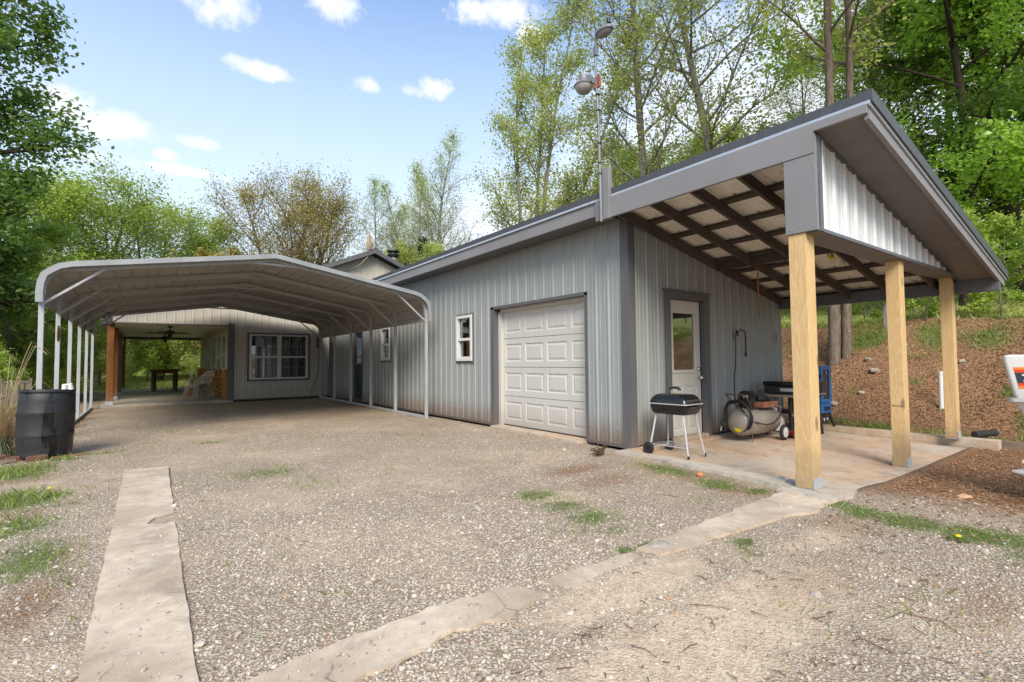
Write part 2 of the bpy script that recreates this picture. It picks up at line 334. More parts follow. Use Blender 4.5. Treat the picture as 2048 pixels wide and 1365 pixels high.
# ------------------------------------------------------------------ mesh builders
def link(o, parent=None):
    COL.objects.link(o)
    if parent is not None: o.parent = parent
    return o
def raw(name, V, F, mats, parent=None, smooth=False, mi=None, w=True):
    me = bpy.data.meshes.new(name)
    V = [tuple(v) for v in V]
    if parent is not None and w:
        q = parent
        off = Vector((0, 0, 0))
        while q is not None: off += q.location; q = q.parent
        V = [(v[0]-off.x, v[1]-off.y, v[2]-off.z) for v in V]
    me.from_pydata(V, [], F); 
    for m in (mats if isinstance(mats, (list, tuple)) else [mats]): me.materials.append(m)
    if mi: me.polygons.foreach_set('material_index', mi)
    if smooth: me.polygons.foreach_set('use_smooth', [True]*len(me.polygons))
    me.update()
    return link(bpy.data.objects.new(name, me), parent)
class MB:
    def __init__(s): s.v = []; s.f = []; s.mi = []; s.m = 0
    def add(s, V, F):
        k = len(s.v); s.v += [tuple(v) for v in V]; s.f += [tuple(i+k for i in f) for f in F]; s.mi += [s.m]*len(F); return s
    def box(s, x0, x1, y0, y1, z0, z1):
        return s.add([(x, y, z) for x in (x0, x1) for y in (y0, y1) for z in (z0, z1)],
                     [(0, 1, 3, 2), (4, 6, 7, 5), (0, 4, 5, 1), (2, 3, 7, 6), (0, 2, 6, 4), (1, 5, 7, 3)])
    def prism(s, poly, a, b, axis='y'):
        n = len(poly)
        def P(p, t): return {'y': (p[0], t, p[1]), 'x': (t, p[0], p[1]), 'z': (p[0], p[1], t)}[axis]
        V = [P(p, a) for p in poly]+[P(p, b) for p in poly]
        F = [tuple(range(n))[::-1], tuple(range(n, 2*n))]+[(i, (i+1) % n, n+(i+1) % n, n+i) for i in range(n)]
        return s.add(V, F)
    def bar(s, p, q, wd, ht, up=(0, 0, 1)):
        p = Vector(p); q = Vector(q); d = (q-p).normalized(); u = Vector(up)
        a = d.cross(u)
        if a.length < 1e-4: a = d.cross(Vector((0, 1, 0)))
        a.normalize(); c = a.cross(d).normalized()
        V = [t+a*(i*wd/2)+c*(j*ht/2) for t in (p, q) for i, j in ((-1, -1), (1, -1), (1, 1), (-1, 1))]
        return s.add(V, [(3, 2, 1, 0), (4, 5, 6, 7), (0, 1, 5, 4), (1, 2, 6, 5), (2, 3, 7, 6), (3, 0, 4, 7)])
    def tube(s, pts, r, n=8, caps=True):
        pts = [Vector(p) for p in pts]; rs = r if isinstance(r, (list, tuple)) else [r]*len(pts)
        V = []; F = []; a = None
        for i, p in enumerate(pts):
            d = (pts[min(i+1, len(pts)-1)]-pts[max(i-1, 0)]).normalized()
            if a is None: a = d.orthogonal().normalized()
            a = (a-d*a.dot(d)).normalized(); b = d.cross(a)
            V += [p+(a*cos(2*pi*k/n)+b*sin(2*pi*k/n))*rs[i] for k in range(n)]
        for i in range(len(pts)-1):
            for k in range(n):
                F.append((i*n+k, i*n+(k+1) % n, (i+1)*n+(k+1) % n, (i+1)*n+k))
        if caps: F += [tuple(range(n))[::-1], tuple(range((len(pts)-1)*n, len(pts)*n))]
        return s.add(V, F)
    def lathe(s, prof, c=(0, 0, 0), n=24, axis='z', sx=1, sy=1):
        V = []; F = []
        for r, h in prof:
            for k in range(n):
                a = 2*pi*k/n; x, y = r*cos(a)*sx, r*sin(a)*sy
                V.append({'z': (c[0]+x, c[1]+y, c[2]+h), 'x': (c[0]+h, c[1]+x, c[2]+y), 'y': (c[0]+y, c[1]+h, c[2]+x)}[axis])
        m = len(prof)
        for i in range(m-1):
            for k in range(n): F.append((i*n+k, i*n+(k+1) % n, (i+1)*n+(k+1) % n, (i+1)*n+k))
        F += [tuple(range(n))[::-1], tuple(range((m-1)*n, m*n))]
        return s.add(V, F)
    def build(s, name, m, parent=None, smooth=False, bevel=0, w=True, label=None, kind=None, seg=2):
        o = raw(name, s.v, s.f, m, parent, smooth, s.mi if isinstance(m, (list, tuple)) else None, w)
        if bevel:
            b = o.modifiers.new('bevel', 'BEVEL'); b.width = bevel; b.segments = seg; b.limit_method = 'ANGLE'
        if smooth and not bevel:
            try: o.data.set_sharp_from_angle(angle=radians(38))
            except Exception: pass
        if label: o['label'] = label
        if kind: o['kind'] = kind
        return o
def box(name, dims, m, parent=None, bevel=0, w=True, **k): return MB().box(*dims).build(name, m, parent, bevel=bevel, w=w, **k)
def thing(name, label, cat, loc=(0, 0, 0), rz=0, group=None):
    o = bpy.data.objects.new(name, None); o.empty_display_size = .1; link(o); o.location = loc; o.rotation_euler = (0, 0, rz)
    return tag(o, label, cat, group)
def tag(o, label, cat, group=None):
    o['label'] = label; o['category'] = cat
    if group: o['group'] = group
    return o
def struct(o): o['kind'] = 'structure'; return o
def copy_tree(o, parent=None):
    c = o.copy(); COL.objects.link(c); c.parent = parent
    for ch in list(o.children): copy_tree(ch, c)
    return c
def part_empty(name, parent):
    o = bpy.data.objects.new(name, None); o.empty_display_size = .1; link(o, parent); return o

# ------------------------------------------------------------------ terrain
def sstep(a, b, x):
    t = np.clip((x-a)/(b-a), 0, 1); return t*t*(3-2*t)
def wob_n(x, y, s, k=0):
    return (np.sin(x*s*1.3+1.7*k+np.sin(y*s*.9+k)*1.4)+np.sin(y*s*1.1+2.3*k+np.sin(x*s*1.2)*1.3)+np.sin((x+y)*s*.7+k))/3
def terr(x, y):
    x = np.asarray(x, float); y = np.asarray(y, float)
    z = -.035+.010*wob_n(x, y, 1.3, 1)+.004*wob_n(x, y, 5, 2)
    z = z - .065*sstep(.1, .9, x)*(1-sstep(-2.9, -2.2, y))
    foot = 6.0+.25*wob_n(x*0, y, .7, 3)
    bank = np.clip((x-foot)/2.55, 0, 1)
    bk = 2.0*(bank**1.15)
    z = z+bk+.05*sstep(5, 6.2, x)+(.13*wob_n(x, y, 1.9, 4)+.05*wob_n(x, y, 5.3, 5)+.02*wob_n(x, y, 11, 6))*sstep(6, 6.8, x)
    z = z+.13*np.clip(x-8.5, 0, 40)+.015*np.clip(x-40, 0, 400)
    z = z+.022*np.clip(y-30, 0, 400)*(1-sstep(5, 8.5, x))
    z = z+.05*sstep(-7, -9, x)*wob_n(x, y, .8, 6)
    return z
# patches (x, y, rx, ry, strength) of low green growth
GP = [(-.60,-2.75,.16,.14,1),(-.72,-3.0,.22,.2,1),(-.72,-3.3,.24,.24,1),(-.72,-3.65,.26,.24,1),(-.68,-3.9,.25,.3,1),(-1.0,-4.0,.4,.25,.6),(-2.08,-2.74,.13,.08,1),(-2.24,-2.88,.14,.08,.8),
      (-2.46,-.96,.30,.22,.75),(-2.49,-1.4,.3,.3,.7),(-2.55,-1.75,.3,.22,.75),(-2.83,-1.9,.25,.2,.5),(-2.6,-2.06,.25,.16,.6),(-.62,-1.03,.22,.5,.8),(-.75,-1.75,.26,.3,.8),(-.7,-2.12,.2,.12,.9),(-1.3,-2.0,.4,.2,.4),
      (-4.26,1.68,.5,.4,.6),(-4.0,.8,.45,.5,.42),(-6.35,1.85,.45,.45,1),(-6.0,1.4,.35,.2,.55),(-6.16,.77,.35,.5,.7),(-6.6,3.5,.5,.7,.85),(-6.25,4.2,.3,.15,.8),(-5.88,4.5,.35,.12,.7),(-5.24,5.13,.5,.12,.5),(-4.51,4.54,.25,.15,.7),
      (-5.95,-.18,.25,.6,.75),(-5.75,-.6,.12,.4,.5),(-1.86,3.45,.5,.3,.45),(-1.6,3.1,.4,.3,.3),(-2.67,-2.39,.12,.05,1),(-2.84,-2.38,.1,.05,1),(-2.12,-3.39,.22,.1,.35),(-2.16,-3.74,.3,.14,.4),(-1.27,-3.9,.3,.1,.4),(-2.4,-3.9,.4,.12,.3),
      (-3.0,-3.6,.3,.2,.25),(4.9,-2.4,.25,.8,.8),(5.2,-1.2,.3,.5,.8),(5.4,-.3,.3,.5,.7),(5.5,-3.4,.5,.5,.8),(6.3,-3.1,.4,.35,.8),(6.4,-2.0,.25,.3,.5),(-6.7,8,.25,2.4,.5),(-6.8,12,.3,2,.5),(-.9,6.1,.4,.2,.4),(-2.9,3.9,.5,.25,.35),(1.5,-4.0,.4,.25,.7),(7.1,-1.3,.18,.2,.6),(6.8,-.3,.25,.2,.5),(7.9,-3.1,.35,.4,.8),(8.1,-2.2,.4,.5,.7),(7.6,-.9,.2,.25,.6),(8.0,-.2,.35,.5,.9),(7.0,-2.7,.25,.25,.7),(8.2,-1.4,.4,.5,.8)]
def grassf(x, y):
    g = np.zeros_like(x)
    for cx, cy, rx, ry, s in GP: g = np.maximum(g, s*np.exp(-(((x-cx)/rx)**2+((y-cy)/ry)**2)*.9))
    g = np.maximum(g, .75*sstep(-6.9, -7.8, x)*(.5+.5*wob_n(x, y, 1.5, 8)))
    return g
SP = [(-1.44,-.41,.5,.22,.75),(-1.48,-.95,.55,.3,.6),(-.7,-1.2,.35,1.0,.55),(-.8,-2.0,.3,.4,.6),(-6.5,2.9,.5,.35,.5),(-6.3,1.2,.3,.4,.6),(-5.85,-1.0,.16,.5,.7),(-5.8,-.2,.12,.4,.5),(-2.3,-3.3,.8,.25,.4),(-2.0,-3.95,.6,.2,.5),(-.8,4.5,.4,1.4,.35),(-1.44,7.3,1.1,2.4,.42),(-.2,9,.4,4,.7),(-3.4,11,2.4,1.5,.3),(-6.75,9,.4,5,.8),(-1.2,-3.0,.35,.35,.5)]
def soilf(x, y):
    g = np.zeros_like(x)
    for cx, cy, rx, ry, s in SP: g = np.maximum(g, s*np.exp(-(((x-cx)/rx)**2+((y-cy)/ry)**2)*.9))
    g = np.maximum(g, sstep(-.55, .75, x+.5*np.minimum(0, y+3.4)+.28*wob_n(x, y, 3.1, 4))*(1-sstep(-2.75, -2.55, y)))
    g = np.maximum(g, sstep(4.0, 4.5, x)); g = np.maximum(g, sstep(-6.9, -7.4, x))
    return g
def lawnf(x, y):
    g = sstep(8.3, 9.3, x+.5*wob_n(x, y, 1.2, 9))
    return np.maximum(g, sstep(25.5, 28.5, y+.6*wob_n(x, y, 1, 2)))
DP = [(-3.4,-3.3,1.7,.45,.8),(-1.6,-3.05,.8,.22,.7),(-3.0,.1,.9,.9,.55),(-3.6,2.6,1.2,1.0,.5),(-2.3,-1.2,.5,.45,.6),(-4.6,5.4,1.5,1.0,.55),(-4.4,-1.4,.5,.8,.25),(-2.2,6,1.2,1.6,.45),(-3.4,10,2.2,2.4,.4),(-3.2,-2.75,.9,.25,.9),(-6.3,2.6,.5,.3,.6)]
def dustf(x, y):
    g = np.zeros_like(x)
    for cx, cy, rx, ry, s in DP: g = np.maximum(g, s*np.exp(-(((x-cx)/rx)**2+((y-cy)/ry)**2)*.9))
    return g
def axis_vals(a, b, st, far):
    c = list(np.arange(a, b+1e-6, st)); s = st; v = b
    hi = []
    while v < far: s *= 1.22; v += s; hi.append(v)
    s = st; v = a; lo = []
    while v > -far: s *= 1.22; v -= s; lo.append(v)
    return np.array(lo[::-1]+c+hi)
gx = axis_vals(-8, 10, .09, 420); gy = axis_vals(-5, 9, .09, 420)
GX, GY = np.meshgrid(gx, gy); GZ = terr(GX, GY)
# keep the ground under slabs and buildings
inside = ((GX > -.02) & (GX < 4.35) & (GY > -2.62) & (GY < 30)); GZ = np.where(inside, -.25, GZ)
inside = ((GX > -6.4) & (GX < -.15) & (GY > 14.6) & (GY < 25.2)); GZ = np.where(inside, -.2, GZ)
nx, ny = len(gx), len(gy)
idx = np.arange(nx*ny).reshape(ny, nx)
quads = np.stack([idx[:-1, :-1], idx[:-1, 1:], idx[1:, 1:], idx[1:, :-1]], -1).reshape(-1, 4)
def fast_mesh(name, V, Q, m, attrs=None, smooth=False):
    me = bpy.data.meshes.new(name); V = np.asarray(V, np.float32); Q = np.asarray(Q, np.int32); n = Q.shape[1]
    me.vertices.add(len(V)); me.vertices.foreach_set('co', V.ravel())
    me.loops.add(Q.size); me.loops.foreach_set('vertex_index', Q.ravel())
    me.polygons.add(len(Q)); me.polygons.foreach_set('loop_start', np.arange(0, Q.size, n, dtype=np.int32)); me.polygons.foreach_set('loop_total', np.full(len(Q), n, np.int32))
    if smooth: me.polygons.foreach_set('use_smooth', np.ones(len(Q), bool))
    me.materials.append(m)
    for k, (dom, a) in (attrs or {}).items():
        at = me.attributes.new(k, 'FLOAT', dom); at.data.foreach_set('value', np.asarray(a, np.float32).ravel())
    me.update(calc_edges=True); me.validate()
    return me
gm = fast_mesh('ground', np.stack([GX, GY, GZ], -1).reshape(-1, 3), quads, M_GROUND,
               {'grass': ('POINT', grassf(GX, GY)), 'soil': ('POINT', soilf(GX, GY)), 'lawn': ('POINT', lawnf(GX, GY)), 'dust': ('POINT', dustf(GX, GY))}, smooth=True)
g = struct(link(bpy.data.objects.new('ground', gm)))

# ------------------------------------------------------------------ slabs, kerbs, strips
def slabz(y): return -.025+.028*y
sl = MB()
sl.prism([(-.12, -.3), (4.12, -.3), (4.12, 0), (-.12, 0)], 0, 1)   # reshaped below
sl.v = []; sl.f = []; sl.mi = []
xs = np.linspace(-.1, 4.14, 15); ys = np.linspace(-2.72, 0.0, 10)
V = []; F = []
for j, y in enumerate(ys):
    for i, x in enumerate(xs):
        yy = y if j else y+.012*sin(i*2.3)
        V.append((x, yy, slabz(y)))
for j in range(9):
    for i in range(14): F.append((j*15+i, j*15+i+1, (j+1)*15+i+1, (j+1)*15+i))
k = len(V); V += [(x, -2.72+.012*sin(i*2.3), -.3) for i, x in enumerate(xs)]
F += [(i, k+i, k+i+1, i+1) for i in range(14)]
sl.add(V, F); struct(sl.build('patio_slab', M_SLAB))
def rough_slab(name, poly, z0, z1, m, jit=.012, step=.12, seed=0):
    r = random.Random(seed); P = []
    n = len(poly)
    for i in range(n):
        a, b = poly[i], poly[(i+1) % n]; L = sqrt((a[0]-b[0])**2+(a[1]-b[1])**2); k = max(1, int(L/step))
        for j in range(k):
            t = j/k; P.append((a[0]+(b[0]-a[0])*t+r.uniform(-jit, jit), a[1]+(b[1]-a[1])*t+r.uniform(-jit, jit)))
    return MB().prism(P, z0, z1, 'z').build(name, m)
struct(rough_slab('kerb', [(-.36, -.02), (-.14, -.02), (-.14, -2.0), (-.12, -2.1), (-.44, -2.25), (-.38, -1.2)], -.2, .004, M_KERB, .008, seed=1))
struct(rough_slab('kerb', [(-.62, -2.26), (-.10, -2.12), (-.06, -2.46), (-.02, -2.70), (-.30, -2.76), (-.62, -2.72)], -.2, -.012, M_KERB, .010, seed=2))
struct(rough_slab('kerb', [(4.16, .8), (4.42, .8), (4.42, -2.95), (4.16, -2.95)], -.2, .03, M_SLAB, .006, seed=3))
struct(rough_slab('kerb', [(4.48, -2.7), (4.60, -2.7), (4.75, -6.5), (4.62, -6.5)], -.25, .0, M_GREYW, .006, seed=4))
struct(rough_slab('doorstep', [(-.1, -.0), (4.1, -.0), (4.1, -.16), (-.1, -.2)], -.2, .0, M_SLAB, .006, seed=5))
struct(rough_slab('concrete_pad', [(-.44, -2.20), (-.20, -2.18), (-.16, -2.44), (-.42, -2.52)], -.2, .0, M_PORCH, .012, .05, seed=15))
# long strips of old footing
struct(rough_slab('concrete_strip', [(-.45, -2.30), (-.34, -2.74), (-.9, -2.72), (-1.0, -2.78), (-1.35, -2.66), (-2.0, -2.62), (-2.72, -2.58), (-2.78, -2.40), (-2.2, -2.38), (-1.6, -2.36)], -.15, -.018, M_STRIP, .018, .1, seed=6))
struct(rough_slab('concrete_strip', [(-3.72, -2.38), (-3.66, -2.52), (-3.9, -2.60), (-4.3, -2.56), (-5.0, -2.72), (-5.4, -2.9), (-5.3, -2.42), (-4.6, -2.34), (-4.2, -2.30)], -.15, -.020, M_STRIP, .022, .08, seed=7))
struct(rough_slab('concrete_strip', [(-2.86, -2.42), (-2.84, -2.50), (-3.5, -2.56), (-3.55, -2.40)], -.15, -.024, M_STRIP, .02, .1, seed=9))
struct(rough_slab('concrete_strip', [(-5.56, 2.80), (-5.14, 2.74), (-5.16, 1.2), (-5.17, .42), (-5.30, .36), (-5.36, .20), (-5.24, .12), (-5.17, .16), (-5.19, -1.6), (-5.22, -5.6), (-5.60, -5.6), (-5.57, -1)], -.15, -.020, M_STRIP, .006, .14, seed=8))
struct(rough_slab('concrete_apron', [(-.22, .84), (.16, .84), (.16, 3.30), (-.12, 3.30)], -.2, .0, M_SLAB, .008, seed=10))
struct(MB().box(-6.45, -3.0, 14.48, 25.3, -.2, .01).build('porch_slab', M_PORCH))

# ------------------------------------------------------------------ ribbed siding sheets
def rib_profile(u0, u1, pitch, phase, ribh=.019, minor=True, cuts=()):
    """breakpoints (u, height) of a ribbed sheet"""
    pts = []
    k0 = math.floor((u0-phase)/pitch)-1; k1 = math.ceil((u1-phase)/pitch)+1
    for k in range(k0, k1+1):
        c = phase+k*pitch
        pts += [(c-.026, 0), (c-.010, ribh), (c+.010, ribh), (c+.026, 0)]
        if minor:
            for q in (.31, .69):
                m = c+pitch*q; pts += [(m-.012, 0), (m-.006, .0045), (m+.006, .0045), (m+.012, 0)]
    pts.sort()
    def h(u):
        for (a, ha), (b, hb) in zip(pts[:-1], pts[1:]):
            if a <= u <= b: return ha+(hb-ha)*(u-a)/max(b-a, 1e-9)
        return 0
    us = sorted(set([u0, u1]+[u for u, _ in pts if u0 < u < u1]+[c for c in cuts if u0 < c < u1]))
    return [(u, h(u)) for u in us]
def sheets(name, P, u0, u1, z0, ztop, m, parent, pitch=.242, phase=0, nrib=4, holes=(), ribh=.019, minor=True, gap=.002, w=True):
    """P(u, z, h) -> xyz; one object per sheet of nrib ribs"""
    W = pitch*nrib
    k = math.floor((u0-phase)/W); out = []
    cuts = [c for hh in holes for c in (hh[0], hh[1])]
    while phase+k*W < u1-1e-6:
        a = max(u0, phase+k*W-pitch*.5); b = min(u1, phase+(k+1)*W-pitch*.5); k += 1
        if b-a < .01: continue
        pr = rib_profile(a, b, pitch, phase, ribh, minor, cuts); mb = MB(); mlow = MB(); full = any(hh[0] <= a and hh[1] >= b and hh[2] > z0+.01 for hh in holes); lap = .0018*(k % 2)
        for (ua, ha), (ub, hb) in zip(pr[:-1], pr[1:]):
            mid = (ua+ub)/2
            iv = [(z0, None)]
            for (h0, h1, hz0, hz1) in holes:
                if h0 < mid < h1:
                    niv = []
                    for lo, hi in iv:
                        if hi is None or hi > hz0:
                            if lo < hz0: niv.append((lo, hz0))
                            if hi is None or hi > hz1: niv.append((hz1, hi))
                        else: niv.append((lo, hi))
                    iv = niv
            for lo, hi in iv:
                ta = ztop(ua) if hi is None else hi; tb = ztop(ub) if hi is None else hi
                if ta <= lo+1e-4 or tb <= lo+1e-4: continue
                (mlow if full and hi is not None else mb).add([P(ua, lo, ha+lap), P(ub, lo, hb+lap), P(ub, tb, hb+lap), P(ua, ta, ha+lap)], [(0, 1, 2, 3)])
        if mb.f: out.append(mb.build(name, m, parent, w=w))
        if mlow.f: out.append(mlow.build(name, m, parent, w=w))
    return out

# ================================================================== WORKSHOP
SH = thing('metal_workshop', 'long grey ribbed metal workshop with shed roof, roll-up door and open timber porch', 'building', (0, 0, 0))
RZ = lambda x: 3.385-.211*(x+.39)          # underside line of roof deck
ztw = 3.26
wall_long = MB().box(.055, .075, .0, 3.0, -.02, .0); 
# wall boards behind the sheets (real thickness), leaving openings
def wall_panel(parent, name, u0, u1, z0, z1, holes, P, t, m):
    us = sorted(set([u0, u1]+[c for h in holes for c in h[:2]])); mb = MB()
    for a, b in zip(us[:-1], us[1:]):
        mid = (a+b)/2; segs = [(z0, z1)]
        for h in holes:
            if h[0] < mid < h[1]:
                segs = [s for lo, hi in segs for s in ((lo, min(hi, h[2])), (max(lo, h[3]), hi)) if s[1]-s[0] > 1e-3]
        for lo, hi in segs:
            q = [P(a, lo, 0), P(b, lo, 0), P(b, hi, 0), P(a, hi, 0)]; r = [P(a, lo, -t), P(b, lo, -t), P(b, hi, -t), P(a, hi, -t)]
            mb.add(q+r, [(0, 1, 2, 3), (7, 6, 5, 4), (0, 4, 5, 1), (1, 5, 6, 2), (2, 6, 7, 3), (3, 7, 4, 0)])
    return mb.build(name, m, parent)
HL = [(.84, 3.30, 0, 2.20), (4.07, 4.70, 1.22, 2.17), (8.31, 8.95, 1.26, 2.18), (10.52, 11.30, 0, 2.25)]
PL = lambda u, z, h: (-h, u, z)
HLW = [(.80, 3.38, 0, 2.23)]+HL[1:]
wl = wall_panel(SH, 'wall', .0, 13.9, .0, 3.24, HLW, lambda u, z, h: (.012-h, u, z), .13, M_DARKIN)
sheets('siding_panel', PL, .115, 13.48, .03, lambda u: 3.24, M_SID, wl, phase=.13, holes=HL)
PE = lambda u, z, h: (u, -h, z)
HE = [(.85, 1.87, 0, 2.17)]
we = wall_panel(SH, 'wall', .13, 4.3, .0, 2.36, HE, lambda u, z, h: (u, .012-h, z), .13, M_DARKIN)
we2 = MB().prism([(.13, 2.36), (4.3, 2.36), (.13, 3.19)], .014, .13).build('gable_infill', M_DARKIN, SH)
sheets('siding_panel', PE, .115, 4.32, .02, lambda u: RZ(u)-.16, M_SID, we, phase=.158, holes=HE)
# rear and side walls close the box
MB().box(4.3, 4.36, .13, 13.9, -.1, 2.30).build('rear_wall', M_SID, SH)
MB().prism([(0.02, -.1), (4.3, -.1), (4.3, 2.3), (.02, 3.2)], 13.84, 13.9).build('end_wall', M_SID, SH)
# corner trims
cb = MB(); cb.box(-.026, -.004, -.026, .12, -.02, 3.2); cb.build('corner_trim', M_TRIM, SH)
cb = MB(); cb.box(-.004, .118, -.027, -.004, -.02, 3.12); cb.build('corner_trim', M_TRIM, SH)
MB().box(-.028, -.003, 13.48, 13.92, .02, 3.2).build('corner_trim', M_TRIMB, SH)
MB().box(-.03, .0, 3.41, 13.5, -.01, .035).box(-.03, .0, .1, .79, -.01, .03).build('base_trim', M_TRIM, SH)
# garage opening trims
jm = MB().box(-.024, .17, 3.30, 3.40, .0, 2.24).box(-.024, .17, .80, .84, .0, 2.24).box(-.024, .17, .80, 3.40, 2.20, 2.25)
jm.build('garage_trim', M_TRIM, SH)
MB().box(.09, .17, 3.23, 3.30, 0, 2.2).box(.09, .17, .84, .92, 0, 2.2).box(.09, .17, .84, 3.3, 2.145, 2.2).build('door_stop', M_GDOOR, SH)
gd = part_empty('garage_door', SH); gd['label'] = 'white raised-panel roll-up garage door'
zs = [.015, .555, 1.095, 1.635, 2.165]
cols = [(3.17, 2.67), (2.56, 2.05), (1.95, 1.44), (1.33, .90)]
for i in range(4):
    mb = MB(); z0, z1 = zs[i]+.004, zs[i+1]-.004
    # section with recessed frames and raised fields
    ycut = [3.27]+[c for p in cols for c in p]+[.86]; pz0, pz1 = z0+.10, z1-.10
    X = .165
    def ringq(a, b, A, B):
        # a: outer rect (y0,y1,z0,z1,x) b: inner
        o_ = [(A, a[0], a[2]), (A, a[1], a[2]), (A, a[1], a[3]), (A, a[0], a[3])]; n_ = [(B, b[0], b[2]), (B, b[1], b[2]), (B, b[1], b[3]), (B, b[0], b[3])]
        mb.add(o_+n_, [(0, 4, 5, 1), (1, 5, 6, 2), (2, 6, 7, 3), (3, 7, 4, 0)])
    def face(y0, y1, a, b, x): mb.add([(x, y0, a), (x, y1, a), (x, y1, b), (x, y0, b)], [(0, 3, 2, 1)])
    face(3.27, .86, z0, pz0, X); face(3.27, .86, pz1, z1, X)
    for j in range(5): face(ycut[2*j], ycut[2*j+1], pz0, pz1, X)
    for (a, b) in cols:
        r0 = (a, b, pz0, pz1); r1 = (a-.022, b+.022, pz0+.022, pz1-.022); r2 = (a-.034, b+.034, pz0+.034, pz1-.034); r3 = (a-.06, b+.06, pz0+.06, pz1-.06)
        ringq(r0, r1, X, X+.014); ringq(r1, r2, X+.014, X+.013); ringq(r2, r3, X+.013, X+.002); face(r3[0], r3[1], r3[2], r3[3], X+.002)
    mb.add([(X, 3.27, z1), (X, .86, z1), (X+.04, .86, z1), (X+.04, 3.27, z1)], [(0, 1, 2, 3)]); mb.add([(X, 3.27, z0), (X, .86, z0), (X+.04, .86, z0), (X+.04, 3.27, z0)], [(3, 2, 1, 0)])
    mb.build('door_section', M_GDOOR, gd)
MB().box(.205, .22, .84, 3.3, 0, 2.2).build('door_backing', M_DARKIN, gd)
MB().box(.15, .185, .86, 3.27, .0, .016).build('bottom_seal', M_RUB, gd)
# windows in the long wall
def sash_window(par, y0, y1, z0, z1, xf=-.03, mid=.47):
    wn = part_empty('window', par)
    MB().box(xf+.005, .01, y0-.04, y1+.04, z0-.045, z0-.0).box(xf+.005, .01, y0-.04, y1+.04, z1, z1+.03).box(xf+.005, .01, y0-.04, y0, z0, z1).box(xf+.005, .01, y1, y1+.04, z0, z1).build('trim', M_TRIM, wn)
    f = .06; zm = z0+(z1-z0)*mid
    fr = MB().box(xf-.02, .03, y0, y0+f, z0, z1).box(xf-.02, .03, y1-f, y1, z0, z1).box(xf-.02, .03, y0+f, y1-f, z0, z0+f).box(xf-.02, .03, y0+f, y1-f, z1-f, z1).box(xf-.012, .04, y0+f, y1-f, zm-.025, zm+.03)
    fr.box(xf-.002, .04, y0+f, y0+f+.03, z0+f, zm-.025).box(xf-.002, .04, y1-f-.03, y1-f, z0+f, zm-.025).box(xf-.002, .04, y0+f+.03, y1-f-.03, z0+f, z0+f+.03)
    fr.build('frame', M_VINYL, wn, bevel=.004)
    MB().box(.018, .022, y0+f, y1-f, zm+.03, z1-f).build('pane', M_GLASS, wn)
    MB().box(.022, .026, y0+f+.03, y1-f-.03, z0+f+.03, zm-.025).build('pane', M_GLASS, wn)
    MB().box(.11, .12, y0-.1, y1+.1, z0-.1, z1+.1).build('unlit_room_board', M_DARKIN, wn)  # added dark board, its colour stands for the unlit room behind the panes
    return wn
sash_window(SH, 4.07, 4.70, 1.22, 2.17); sash_window(SH, 8.31, 8.95, 1.26, 2.18)
# dark door in the long wall
dk = part_empty('side_door', SH); dk['label'] = 'dark teal side door under the carport edge'
MB().box(.045, .085, 10.56, 11.26, .08, 2.21).build('door_leaf', M_BLUED, dk, bevel=.004)
MB().box(.030, .044, 10.68, 11.14, 1.2, 2.05).build('pane', M_GLASS, dk)
MB().box(-.02, .06, 10.50, 10.55, .05, 2.27).box(-.02, .06, 11.27, 11.32, .05, 2.27).box(-.02, .06, 10.55, 11.27, 2.22, 2.27).box(-.06, .06, 10.5, 11.32, .03, .08).build('frame', M_TRIM, dk)
MB().lathe([(.012, 0), (.012, -.03), (.03, -.045), (.03, -.07), (.01, -.085)], (.04, 11.17, .99), 12, 'x').build('knob', M_CHROME, dk, smooth=True)
MB().lathe([(.028, 0), (.028, -.02), (.01, -.03)], (.04, 11.17, 1.14), 12, 'x').build('deadbolt', M_CHROME, dk, smooth=True)
# entry door in the porch wall
ed = part_empty('entry_door', SH); ed['label'] = 'cream half-glazed entry door in charcoal frame'
MB().box(.78, .90, -.035, .05, -.02, 2.24).box(1.77, 1.90, -.035, .05, -.02, 2.24).box(.90, 1.77, -.035, .05, 2.13, 2.24).box(.74, 1.94, -.045, -.005, 2.24, 2.262).build('frame', M_TRIM, ed)
dl = MB(); X0, X1, D = .91, 1.755, .055
def rect_holes_face(mb, x0, x1, z0, z1, hs, y):
    xsb = sorted(set([x0, x1]+[c for h in hs for c in h[:2]])); zsb = sorted(set([z0, z1]+[c for h in hs for c in h[2:]]))
    for a, b in zip(xsb[:-1], xsb[1:]):
        for c, d in zip(zsb[:-1], zsb[1:]):
            mx, mz = (a+b)/2, (c+d)/2
            if any(h[0] < mx < h[1] and h[2] < mz < h[3] for h in hs): continue
            mb.add([(a, y, c), (b, y, c), (b, y, d), (a, y, d)], [(0, 1, 2, 3)])
pan = [(1.01, 1.27, .13, .80), (1.39, 1.65, .13, .80)]; gl = (1.0, 1.63, 1.0, 1.97)
rect_holes_face(dl, X0, X1, .055, 2.12, pan+[gl], D)
for (a, b, c, d) in pan:
    q = .02
    o_ = [(a, D, c), (b, D, c), (b, D, d), (a, D, d)]; n_ = [(a+q, D+.012, c+q), (b-q, D+.012, c+q), (b-q, D+.012, d-q), (a+q, D+.012, d-q)]
    q = .05; m_ = [(a+q, D+.002, c+q), (b-q, D+.002, c+q), (b-q, D+.002, d-q), (a+q, D+.002, d-q)]
    dl.add(o_+n_+m_, [(0, 1, 5, 4), (1, 2, 6, 5), (2, 3, 7, 6), (3, 0, 4, 7), (4, 5, 9, 8), (5, 6, 10, 9), (6, 7, 11, 10), (7, 4, 8, 11), (8, 9, 10, 11)])
dl.build('door_leaf', M_DOOR, ed)
